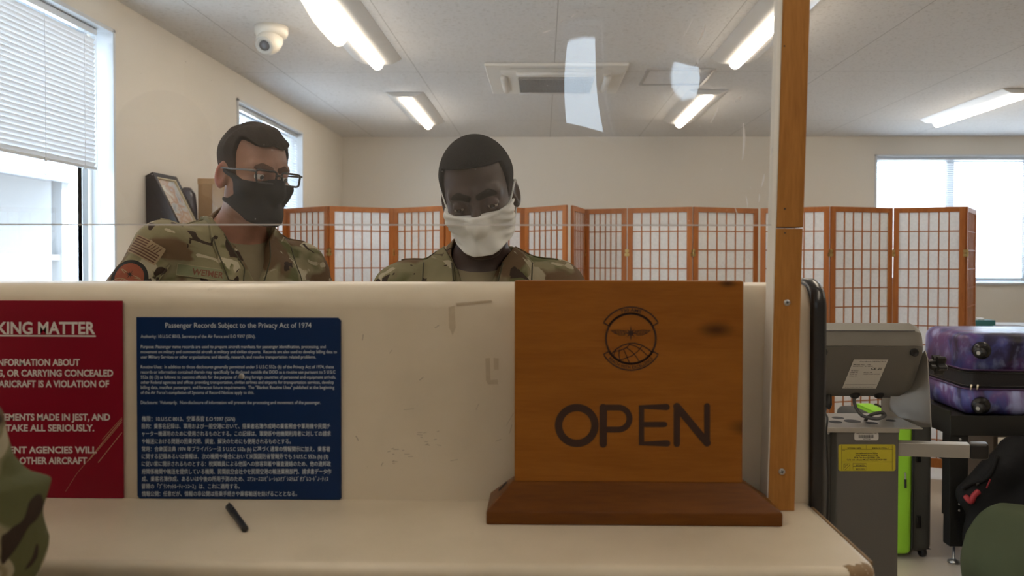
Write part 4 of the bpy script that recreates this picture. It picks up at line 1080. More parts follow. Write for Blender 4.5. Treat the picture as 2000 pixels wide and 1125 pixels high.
def galaxy():
    m, nt, b = newmat('galaxy_print_shell'); N = nt.nodes.new; L = nt.links.new
    tc = N('ShaderNodeTexCoord'); mp = N('ShaderNodeMapping'); mp.inputs['Scale'].default_value = (1, 1, 0.7); L(tc.outputs['Object'], mp.inputs['Vector'])
    def nz(scale, det, dist):
        n = N('ShaderNodeTexNoise'); n.inputs['Scale'].default_value = scale; n.inputs['Detail'].default_value = det; n.inputs['Distortion'].default_value = dist; L(mp.outputs[0], n.inputs['Vector']); return n.outputs['Fac']
    r = ramp(nt, nz(7, 9, 0.6), [(0.33, (0.008, 0.006, 0.018)), (0.44, (0.03, 0.025, 0.11)), (0.50, (0.07, 0.085, 0.30)), (0.57, (0.13, 0.07, 0.26)), (0.66, (0.36, 0.38, 0.66))])
    r2 = ramp(nt, nz(5, 8, 1.0), [(0.48, (0, 0, 0)), (0.62, (1, 1, 1))])
    mx = N('ShaderNodeMix'); mx.data_type = 'RGBA'; L(r2.outputs[0], mx.inputs[0]); L(r.outputs[0], mx.inputs[6]); mx.inputs[7].default_value = (0.12, 0.045, 0.17, 1)
    r3 = ramp(nt, nz(16, 9, 0.2), [(0.55, (0, 0, 0)), (0.74, (0.6, 0.6, 0.6))])
    m2 = N('ShaderNodeMix'); m2.data_type = 'RGBA'; L(r3.outputs[0], m2.inputs[0]); L(mx.outputs[2], m2.inputs[6]); m2.inputs[7].default_value = (0.40, 0.48, 0.80, 1)
    L(m2.outputs[2], b.inputs['Base Color']); b.inputs['Roughness'].default_value = 0.38; b.inputs['Coat Weight'].default_value = 0.0
    return m
M_gal = galaxy()
pc_ = thing('hard_shell_suitcase', 'purple galaxy print hard shell suitcase lying flat on the dark steel table', 'suitcase', (1.955, 3.58, TZ-0.012), R(-3))
PW, PD, PH = 0.52, 0.46, at(1950, 650, Y=3.62).z-TZ+0.012
zs0, zs1 = 0.0, PH
zm0, zm1 = at(1950, 757, Y=3.6).z-TZ+0.01, at(1950, 722, Y=3.6).z-TZ+0.01
def shell(name, z0, z1, top, m, ins=0.0):
    rg = rbox_rings((ins, ins, z0), (PW-ins, PD-ins, z1), 0.055, 6)
    n = len(rg)//2
    if top: rg = [[Vector((p.x, p.y, z0)) for p in rg[n-1]]]+rg[n:]
    else: rg = rg[:n]+[[Vector((p.x, p.y, z1)) for p in rg[n]]]
    return MB().loft(rg).build(name, m, pc_, smooth=True)
shell('upper_shell', zm1, zs1, True, M_gal); shell('lower_shell', zs0, zm0, False, M_gal)
rg = rbox_rings((0.006, 0.006, zm0-0.06), (PW-0.006, PD-0.006, zm1+0.06), 0.05, 6); n = len(rg)//2
MB().loft([[Vector((p.x, p.y, z)) for p in rg[n]] for z in (zm0-0.002, zm0+0.006, (zm0+zm1)/2, zm1-0.006, zm1+0.002)]).build('expander_band', mat('black_webbing', (0.012, 0.011, 0.014), 0.7, bump=0.5, bscale=300, bdist=0.001), pc_, smooth=True)
ring0 = [Vector((p.x, p.y, 0)) for p in rg[n]]
for z in (zm0+0.012, zm1-0.010):
    MB().tube([v+Vector((0, 0, z))+(v-Vector((PW/2, PD/2, 0))).normalized()*0.002 for v in ring0+[ring0[0]]], 0.0035, 6).build('zip', M_gloss, pc_, smooth=True)
M_purp = mat('purple_piping', (0.07, 0.03, 0.10), 0.4)
for z in (zm0-0.003, zm1+0.003):
    rr = rbox_rings((0, 0, 0), (PW, PD, 1), 0.055, 6); q = rr[len(rr)//2]
    MB().tube([Vector((v.x, v.y, z)) for v in q+[q[0]]], 0.004, 6).build('rim', M_purp, pc_, smooth=True)
for px in (1900, 1912):
    v = at(px, 755, Y=3.565)-pc_.location; MB().tube([(v.x, -0.004, v.z+0.006), (v.x-0.004, -0.008, v.z-0.004), (v.x-0.006, -0.008, v.z-0.016)], [0.0045, 0.0035, 0.0025], 8).build('zip_pull', mat('pale_metal', (0.65, 0.6, 0.48), 0.3, metal=0.8) if px == 1900 else bpy.data.materials['pale_metal'], pc_)
for x in (0.07, PW-0.07):
    for z in (PH*0.80, PH*0.14):
        M = Matrix.Translation((x, 0.0, z)) @ Matrix.Rotation(R(90), 4, 'X')
        w = MB().lathe([(0.040, -0.02), (0.040, 0.012), (0.034, 0.022), (0.02, 0.026)], M, 24).build('wheel_housing', M_gloss, pc_, smooth=True)
        Mw = Matrix.Translation((x-0.022, -0.036, z-0.008)) @ Matrix.Rotation(R(35), 4, 'Z') @ Matrix.Rotation(R(90), 4, 'Y')
        MB().lathe([(0.006, -0.014), (0.022, -0.013), (0.024, 0), (0.022, 0.013), (0.006, 0.014)], Mw, 20).build('wheel', M_rub, w, smooth=True)
        MB().lathe([(0.009, -0.0148), (0.009, 0.0148)], Mw, 16).build('wheel_hub', M_steel, w)

# ------------------------------------------------------------------ things at the lower right and far right
shf = thing('low_shelf', 'white low table by the back wall under the bright window', 'table', (4.2, 7.05, 0))
wz = at(1950, 641, Y=6.75).z
box('table_top', (-0.62, -0.33, wz-0.03), (0.7, 0.33, wz), mat('white_laminate', (0.62, 0.63, 0.64), 0.4), shf, 0.004)
for x in (-0.58, 0.62):
    for y in (-0.29, 0.25): box('leg', (x, y, 0), (x+0.04, y+0.04, wz-0.03), M_alu, shf, 0.003)
tl0 = at(1905, 637, Y=6.85); tl1 = at(1943, 637, Y=6.85)
tb2 = thing('tissue_box', 'small teal box on the white low table right of the folding screen', 'box', ((tl0.x+tl1.x)/2, 6.9, wz))
hw2 = (tl1.x-tl0.x)/2
box('carton', (-hw2-0.03, -0.06, 0), (hw2, 0.06, 0.062), mat('teal_card', (0.03, 0.16, 0.16), 0.5), tb2, 0.003)
box('white_tab', (-hw2*0.6, -0.03, 0.062), (hw2*0.1, 0.03, 0.076), M_ink, tb2, 0.002)
fo = at(1962, 644, Y=6.8)
fold = thing('brown_folder', 'thin brown folder lying on the white low table', 'folder', (4.10, 6.86, wz), R(-12))
MB().box((-0.12, -0.09, 0), (0.13, 0.09, 0.014)).build('cover', mat('brown_card', (0.17, 0.12, 0.10), 0.6), fold, 0.002)
MB().box((-0.117, -0.0915, 0.003), (0.127, 0.087, 0.011)).build('pages', M_ink, fold)
rd = thing('red_case', 'small red case at the right end of the white low table', 'case', (4.40, 6.84, wz))
box('case', (-0.06, -0.06, 0), (0.12, 0.06, 0.05), mat('red_card', (0.35, 0.04, 0.05), 0.5), rd, 0.006)
box('latch', (0.0, -0.064, 0.018), (0.03, -0.058, 0.034), M_dark, rd)

# a second table's end panel beyond the bags
p0 = at(1940, 900, Y=4.42); p1 = at(1971, 900, Y=4.42)
t2 = thing('wooden_bench', 'dark low bench behind the black backpack', 'bench', (p0.x, 4.42, 0))
zz = at(1950, 846, Y=4.42).z
M_bench = mat('bench_laminate', (0.10, 0.08, 0.06), 0.5); 
box('end_panel', (0, 0, 0), (0.025, 0.42, zz-0.02), M_bench, t2, 0.002); box('end_panel', (0.95, 0, 0), (0.975, 0.42, zz-0.02), M_bench, t2, 0.002)
box('seat', (-0.01, -0.02, zz-0.02), (0.99, 0.44, zz), M_bench, t2, 0.003)
box('seat_pad', (0.10, 0.0, zz), (0.9, 0.42, zz+0.03), mat('blue_vinyl', (0.12, 0.17, 0.26), 0.5), t2, 0.01)
# ------------------------------------------------------------------ signed-distance sculpting
f32 = np.float32
def V3(*a): return np.array(a, dtype=f32)
def length(p): return np.sqrt((p*p).sum(-1))
def smin(a, b, k):
    h = np.clip(0.5+0.5*(b-a)/k, 0, 1); return b+(a-b)*h-k*h*(1-h)
def smax(a, b, k): return -smin(-a, -b, k)
def sph(p, c, r): return length(p-V3(*c))-r
def ell(p, c, r, Rm=None):
    q = p-V3(*c)
    if Rm is not None: q = q @ Rm
    r = V3(*r); k0 = length(q/r); k1 = length(q/(r*r)); return k0*(k0-1)/np.maximum(k1, 1e-6)
def cap(p, a, b, r0, r1=None):
    a = V3(*a); b = V3(*b); r1 = r0 if r1 is None else r1
    ba = b-a; t = np.clip(((p-a) @ ba)/float(ba @ ba), 0, 1)
    return length(p-a-t[..., None]*ba)-(r0+(r1-r0)*t)
def chain(p, pts, rs, k=0.01):
    d = None
    for i in range(len(pts)-1):
        c = cap(p, pts[i], pts[i+1], rs[i], rs[i+1]); d = c if d is None else smin(d, c, k)
    return d
def poly2(u, v, pts):
    """signed distance to a polygon in a plane"""
    n = len(pts); d = np.full(u.shape, 1e9, dtype=f32); ins = np.zeros(u.shape, bool)
    for i in range(n):
        ax, ay = pts[i]; bx, by = pts[(i+1) % n]; ex, ey = bx-ax, by-ay
        wx, wy = u-ax, v-ay; t = np.clip((wx*ex+wy*ey)/(ex*ex+ey*ey), 0, 1)
        d = np.minimum(d, (wx-ex*t)**2+(wy-ey*t)**2)
        c = ((ay <= v) & (by > v)) | ((by <= v) & (ay > v))
        xx = ax+(v-ay)/(by-ay if by != ay else 1e-9)*ex
        ins ^= c & (u < xx)
    return np.sqrt(d)*np.where(ins, -1, 1)
def fold_noise(p, s=1.0, seed=0.0):
    q = p*s
    a = np.sin(q[..., 0]*21+seed+2.1*np.sin(q[..., 2]*13+seed)+1.3*np.sin(q[..., 1]*17))
    b = np.sin(q[..., 2]*27+seed*2+2.4*np.sin(q[..., 0]*11+seed*1.3)+1.1*np.sin(q[..., 1]*19+seed))
    c = np.sin((q[..., 0]+q[..., 2])*33+seed*3+1.7*np.sin(q[..., 1]*23))
    return (1-np.abs(a))*0.5+(1-np.abs(b))*0.5+0.25*c-0.5
def axis(segs):
    """rectilinear grid lines from (start, stop, step) pieces"""
    out = []
    for a, b, h in segs: out += list(np.linspace(a, b, max(1, int(round((b-a)/h))), endpoint=False))
    return np.array(out+[segs[-1][1]], dtype=f32)
def nets(fn, xs, ys, zs):
    """naive surface nets on a rectilinear grid -> verts, quads"""
    xs, ys, zs = (np.asarray(a, dtype=f32) for a in (xs, ys, zs)); nx, ny, nz = len(xs), len(ys), len(zs)
    val = np.empty((nx, ny, nz), dtype=f32)
    step = max(1, 400000//(ny*nz))
    Y, Z = np.meshgrid(ys, zs, indexing='ij')
    for i in range(0, nx, step):
        xx = xs[i:i+step]
        P = np.stack([np.broadcast_to(xx[:, None, None], (len(xx), ny, nz)), np.broadcast_to(Y, (len(xx), ny, nz)), np.broadcast_to(Z, (len(xx), ny, nz))], -1).reshape(-1, 3)
        val[i:i+step] = fn(P).reshape(len(xx), ny, nz)
    s = val < 0
    cnt = np.zeros((nx-1, ny-1, nz-1), np.int8)
    for dx in (0, 1):
        for dy in (0, 1):
            for dz in (0, 1): cnt += s[dx:nx-1+dx, dy:ny-1+dy, dz:nz-1+dz]
    act = (cnt > 0) & (cnt < 8); I, J, K = np.nonzero(act)
    idx = np.full(act.shape, -1, np.int64); idx[I, J, K] = np.arange(len(I))
    c = [(a, b, d) for a in (0, 1) for b in (0, 1) for d in (0, 1)]
    cv = {q: val[I+q[0], J+q[1], K+q[2]] for q in c}
    acc = np.zeros((len(I), 3), f32); num = np.zeros(len(I), f32)
    for a in c:
        for ax in range(3):
            if a[ax] == 0:
                b = tuple(v+(1 if i == ax else 0) for i, v in enumerate(a)); va, vb = cv[a], cv[b]
                m = (va < 0) != (vb < 0); t = np.where(m, va/np.where(m, va-vb, 1), 0)
                for i in range(3): acc[:, i] += np.where(m, a[i]+(t if i == ax else 0), 0)
                num += m
    acc /= num[:, None]
    verts = np.stack([xs[I]+acc[:, 0]*(xs[I+1]-xs[I]), ys[J]+acc[:, 1]*(ys[J+1]-ys[J]), zs[K]+acc[:, 2]*(zs[K+1]-zs[K])], -1)
    faces = []
    for ax in range(3):
        o1, o2 = [(1, 2), (2, 0), (0, 1)][ax]
        sl0 = [slice(None)]*3; sl1 = [slice(None)]*3; sl0[ax] = slice(0, -1); sl1[ax] = slice(1, None)
        e = s[tuple(sl0)] != s[tuple(sl1)]
        # interior edges only
        k = [slice(None)]*3; k[o1] = slice(1, -1); k[o2] = slice(1, -1)
        A = np.argwhere(e[tuple(k)])
        if not len(A): continue
        A[:, o1] += 1; A[:, o2] += 1
        def g(d1, d2):
            q = A.copy(); q[:, o1] -= d1; q[:, o2] -= d2; return idx[q[:, 0], q[:, 1], q[:, 2]]
        quad = np.stack([g(1, 1), g(0, 1), g(0, 0), g(1, 0)], -1)
        flip = s[tuple(sl0)][tuple(A.T)]
        quad[~flip] = quad[~flip][:, ::-1]
        faces.append(quad)
    return verts, (np.concatenate(faces) if faces else np.zeros((0, 4), int))
def np_mesh(name, v, q, m, parent=None, mats=None, midx=None, attr=None):
    me = bpy.data.meshes.new(name)
    me.vertices.add(len(v)); me.vertices.foreach_set('co', np.asarray(v, f32).ravel())
    me.loops.add(q.size); me.loops.foreach_set('vertex_index', q.ravel().astype(np.int32))
    me.polygons.add(len(q)); me.polygons.foreach_set('loop_start', np.arange(0, q.size, 4, dtype=np.int32))
    me.update(calc_edges=True); me.validate()
    me.polygons.foreach_set('use_smooth', [True]*len(me.polygons))
    me.materials.append(m)
    if attr:
        for an, av in attr.items():
            a = me.attributes.new(an, 'FLOAT', 'POINT'); a.data.foreach_set('value', np.asarray(av, f32))
    o = bpy.data.objects.new(name, me); COL.objects.link(o)
    if parent: o.parent = parent
    return o
def sculpt(name, fn, lo, hi, h, m, parent=None, attr=None):
    v, q = nets(fn, *[axis([(lo[i], hi[i], h)]) for i in range(3)])
    return np_mesh(name, v, q, m, parent, attr={k: a(v) for k, a in attr.items()} if attr else None)
def rotm(yaw=0, pitch=0, roll=0):
    return np.array((Matrix.Rotation(R(yaw), 3, 'Z') @ Matrix.Rotation(R(pitch), 3, 'X') @ Matrix.Rotation(R(roll), 3, 'Y')), dtype=f32)

# ------------------------------------------------------------------ the head (origin at the eyes' height, face to -y)
def head_sdf(h, P):
    x = h[..., 0]; ax = np.abs(x); hs = np.stack([ax, h[..., 1], h[..., 2]], -1)
    d = ell(h, (0, 0.012, 0.040), (0.0765, 0.097, 0.090))
    d = smin(d, ell(h, (0, -0.022, -0.025), (0.066, 0.068, 0.085)), 0.03)
    d = smin(d, cap(hs, (0.050, 0.000, -0.060), (0.020, -0.066, -0.103), 0.017, 0.018), 0.03)   # jaw
    d = smin(d, sph(h, (0, -0.072, -0.103), 0.020), 0.02)                                        # chin
    d = smin(d, cap(hs, (0.012, -0.083, 0.020), (0.045, -0.068, 0.022), 0.011, 0.010), 0.018)    # brow
    d = smin(d, ell(hs, (0.047, -0.058, -0.028), (0.020, 0.020, 0.018)), 0.022)                  # cheekbone
    d = smax(d, -sph(hs, (P.get('eyex', 0.0338), -0.1040, -0.002), 0.019), 0.014)                               # eye socket
    d = smin(d, chain(h, [(0, -0.088, 0.008), (0, -0.102, -0.018), (0, -0.113, -0.036)], [0.0075, 0.0085, 0.0115], 0.01), 0.012)
    d = smin(d, ell(hs, (0.0135, -0.099, -0.039), (0.009, 0.011, 0.0085)), 0.006)
    d = smax(d, -sph(hs, (0.0065, -0.107, -0.047), 0.0036), 0.003)
    d = smin(d, ell(h, (0, -0.091, -0.066), (0.022, 0.009, 0.0062)), 0.006)                      # lips
    d = smin(d, ell(h, (0, -0.089, -0.077), (0.019, 0.009, 0.0065)), 0.006)
    d = smax(d, -cap(hs, (0, -0.103, -0.0712), (0.021, -0.092, -0.0708), 0.0018), 0.002)
    # eyelids: thin caps over each eyeball, upper lid lowered by P['lid']
    ec = (P.get('eyex', 0.0338), -0.0790, -0.001)
    lid = sph(hs, ec, 0.0136); zz = hs[..., 2]-ec[2]; yy = hs[..., 1]-ec[1]
    up = P.get('lid', 0.0035)
    upper = smax(lid, up-zz-0.10*yy, 0.0015); lower = smax(lid, zz+0.0055, 0.0015)
    d = smin(d, smin(upper, lower, 0.002), 0.0035)
    d = smax(d, -smax(sph(hs, ec, 0.0122), np.maximum(zz-up-0.001, -zz-0.0052), 0.001), 0.0008)
    # ears
    er = P.get('ear', 1.0)
    Re = rotm(-22*1.0, 8, 0)
    q = (hs-V3(0.0795, 0.014, -0.006)) @ Re
    e = ell(q, (0, 0, 0), (0.0085*er, 0.0195*er, 0.033*er))
    e = smax(e, -ell(q, (0.0085, -0.002, 0.003), (0.0065, 0.0115, 0.021)), 0.004)
    e = smin(e, cap(q, (0.003, -0.013, -0.006), (0.004, -0.010, -0.016), 0.0042), 0.005)
    d = smin(d, e, 0.009)
    return d
def hairline(h, style):
    """negative inside the hair"""
    x, y, z = h[..., 0], h[..., 1], h[..., 2]; ax = np.abs(x)
    if style == 'fade':
        top = 0.079-z
        side = np.maximum(-(y+0.036), -(z+0.002))
        back = np.maximum(-(y-0.028), -(z+0.062))
        return smin(smin(top, side, 0.003), back, 0.012)
    top = 0.079-0.35*np.maximum(y+0.06, 0)*0.0-z-0.010*np.sin(ax*55)*0.6+np.where(ax > 0.04, (ax-0.04)*0.5, 0)
    side = np.maximum(-(y+0.030+0.15*np.maximum(0.03-z, -0.02)), -(z+0.012))
    back = np.maximum(-(y-0.026), -(z+0.072))
    return smin(smin(top, side, 0.008), back, 0.012)

SKEL = dict(pelvis=(0, 0.0, 0.93), belly=(0, 0.0, 1.08), chest=(0, 0.0, 1.27), neck=(0, 0.02, 1.46), shL=(0.165, 0.015, 1.415), shR=(-0.165, 0.015, 1.415),
            elL=(0.245, 0.03, 1.13), elR=(-0.245, 0.03, 1.13), wrL=(0.235, -0.06, 0.89), wrR=(-0.235, -0.06, 0.89), head=(0, -0.035, 1.625))
def torso(p, J, g=0.0, arms=True, k=0.03):
    c = V3(*J['chest']); S = [V3(*J['shR']), V3(*J['shL'])]
    d = ell(p, c+V3(0, 0.0, 0.0), (0.158, 0.112, 0.20))
    d = smin(d, cap(p, S[0]+(S[1]-S[0])*0.12+V3(0, 0.004, -0.02), S[1]+(S[0]-S[1])*0.12+V3(0, 0.004, -0.02), 0.060), 0.05)
    d = smin(d, ell(p, c+V3(0.07, -0.062, 0.055), (0.075, 0.05, 0.06)), 0.04); d = smin(d, ell(p, c+V3(-0.07, -0.062, 0.055), (0.075, 0.05, 0.06)), 0.04)
    n = V3(*J['neck'])
    for s in (0, 1): d = smin(d, cap(p, n+V3(0, 0.012, 0.035), S[s]+(S[1-s]-S[s])*0.12+V3(0, 0.008, 0.005), 0.040, 0.046), 0.03)
    d = smin(d, ell(p, J['belly'], (0.148, 0.108, 0.17)), 0.06); d = smin(d, ell(p, J['pelvis'], (0.163, 0.115, 0.13)), 0.06)
    d = d-g
    return d
def arms_sdf(p, J, g=0.0, cut=None):
    d = None
    for s in 'LR':
        a = chain(p, [J['sh'+s], J['el'+s]], [0.054+g, 0.043+g*0.9], 0.01); a = smin(a, chain(p, [J['el'+s], J['wr'+s]], [0.043+g*0.9, 0.029+g*0.8], 0.01), 0.02)
        d = a if d is None else np.minimum(d, a)
    return d
def hand_sdf(p, J):
    d = None
    for s, sg in (('L', 1), ('R', -1)):
        w = V3(*J['wr'+s]); e = V3(*J['el'+s]); ax = (w-e)/np.linalg.norm(w-e)
        side = V3(*J.get('palm'+s, (0, -1, 0.0))); side = side-ax*float(side @ ax); side /= np.linalg.norm(side)   # thumb side
        nrm = np.cross(ax, side)*sg
        pos = lambda a, b, c: w+ax*a+side*b+nrm*c
        h = None
        for b in (-0.026, -0.009, 0.009, 0.026):
            c_ = cap(p, pos(0.012, b*0.55, 0), pos(0.088, b, -0.002), 0.0155, 0.0125); h = c_ if h is None else smin(h, c_, 0.012)
        fs = ((0.029, 0.072, 0.0092), (0.0095, 0.080, 0.0095), (-0.0105, 0.074, 0.0092), (-0.030, 0.058, 0.008))
        for b, L_, r in fs:
            p0 = pos(0.086, b, -0.002); p1 = pos(0.086+L_*0.45, b*1.06, 0.010); p2 = pos(0.086+L_*0.78, b*1.06, 0.026); p3 = pos(0.086+L_*0.95, b*1.04, 0.040)
            h = smin(h, chain(p, [p0, p1, p2, p3], [r*1.05, r, r*0.92, r*0.8], 0.004), 0.005)
        h = smin(h, chain(p, [pos(0.022, 0.022, 0.002), pos(0.052, 0.046, 0.014), pos(0.082, 0.052, 0.022), pos(0.104, 0.048, 0.026)], [0.015, 0.012, 0.0105, 0.0085], 0.006), 0.010)
        d = h if d is None else np.minimum(d, h)
    return d
def legs_sdf(p, J, g=0.0):
    d = None
    for s in (1, -1):
        hip = V3(*J['pelvis'])+V3(s*0.088, 0, -0.03)
        a = chain(p, [hip, (s*0.10, -0.012, 0.50), (s*0.105, 0.02, 0.10)], [0.088+g, 0.056+g, 0.040+g*1.1], 0.02)
        d = a if d is None else smin(d, a, 0.02)
    return d
def feet_sdf(p, g=0.0):
    d = None
    for s in (1, -1):
        a = smin(cap(p, (s*0.105, 0.02, 0.16), (s*0.105, 0.025, 0.05), 0.040+g, 0.040+g), cap(p, (s*0.105, 0.035, 0.042), (s*0.118, -0.135, 0.034), 0.036+g, 0.032+g), 0.03)
        a = smax(a, -(p[..., 2]-0.002), 0.004); d = a if d is None else np.minimum(d, a)
    return d

M_hairs = {}
def skin_mat(name, col, lip, spec=0.45):
    m, nt, b = newmat(name); N = nt.nodes.new; L = nt.links.new
    tc = N('ShaderNodeTexCoord'); n = N('ShaderNodeTexNoise'); n.inputs['Scale'].default_value = 30; n.inputs['Detail'].default_value = 6; L(tc.outputs['Object'], n.inputs['Vector'])
    r = ramp(nt, n.outputs['Fac'], [(0.35, tuple(c*0.85 for c in col)), (0.65, tuple(c*1.1 for c in col))])
    at_ = N('ShaderNodeAttribute'); at_.attribute_name = 'flush'
    mx = N('ShaderNodeMix'); mx.data_type = 'RGBA'; L(at_.outputs['Fac'], mx.inputs[0]); L(r.outputs[0], mx.inputs[6]); mx.inputs[7].default_value = (*lip, 1)
    L(mx.outputs[2], b.inputs['Base Color']); b.inputs['Roughness'].default_value = 0.45; b.inputs['Specular IOR Level'].default_value = spec
    b.inputs['Subsurface Weight'].default_value = 0.15; b.inputs['Subsurface Radius'].default_value = (1.0, 0.4, 0.25); b.inputs['Subsurface Scale'].default_value = 0.004
    n2 = N('ShaderNodeTexNoise'); n2.inputs['Scale'].default_value = 420; L(tc.outputs['Object'], n2.inputs['Vector'])
    bp = N('ShaderNodeBump'); bp.inputs['Strength'].default_value = 0.2; bp.inputs['Distance'].default_value = 0.0006; L(n2.outputs['Fac'], bp.inputs['Height']); L(bp.outputs[0], b.inputs['Normal'])
    return m
def hair_mat(name, col, skin, scale, stretch=(1, 1, 1)):
    m, nt, b = newmat(name); N = nt.nodes.new; L = nt.links.new
    tc = N('ShaderNodeTexCoord'); mp = N('ShaderNodeMapping'); mp.inputs['Scale'].default_value = stretch; L(tc.outputs['Object'], mp.inputs['Vector'])
    n = N('ShaderNodeTexNoise'); n.inputs['Scale'].default_value = scale; n.inputs['Detail'].default_value = 5; n.inputs['Roughness'].default_value = 0.7; L(mp.outputs[0], n.inputs['Vector'])
    r = ramp(nt, n.outputs['Fac'], [(0.35, tuple(c*0.55 for c in col)), (0.68, tuple(c*1.5 for c in col))])
    a = N('ShaderNodeAttribute'); a.attribute_name = 'fade'
    sb = N('ShaderNodeMath'); sb.operation = 'ADD'; L(a.outputs['Fac'], sb.inputs[0])
    n3 = N('ShaderNodeMapRange'); L(n.outputs['Fac'], n3.inputs[0]); n3.inputs[1].default_value = 0.3; n3.inputs[2].default_value = 0.7; n3.inputs[3].default_value = -0.2; n3.inputs[4].default_value = 0.2; L(n3.outputs[0], sb.inputs[1])
    cl = N('ShaderNodeClamp'); L(sb.outputs[0], cl.inputs[0])
    mx = N('ShaderNodeMix'); mx.data_type = 'RGBA'; L(cl.outputs[0], mx.inputs[0]); mx.inputs[6].default_value = (*skin, 1); L(r.outputs[0], mx.inputs[7])
    L(mx.outputs[2], b.inputs['Base Color']); b.inputs['Roughness'].default_value = 0.8; b.inputs['Specular IOR Level'].default_value = 0.12
    bp = N('ShaderNodeBump'); bp.inputs['Strength'].default_value = 0.8; bp.inputs['Distance'].default_value = 0.003; L(n.outputs['Fac'], bp.inputs['Height']); L(bp.outputs[0], b.inputs['Normal'])
    return m
M_eye = mat('eye_white', (0.62, 0.58, 0.54), 0.12)
M_tee = mat('tan_tshirt', (0.20, 0.165, 0.10), 0.85, bump=0.3, bscale=600, bdist=0.0004)
M_boot = mat('tan_suede', (0.20, 0.14, 0.08), 0.85)
M_camo = camo_mat('camouflage_cloth', 0.0)
M_seam = mat('dark_olive_seam', (0.055, 0.05, 0.028), 0.9)

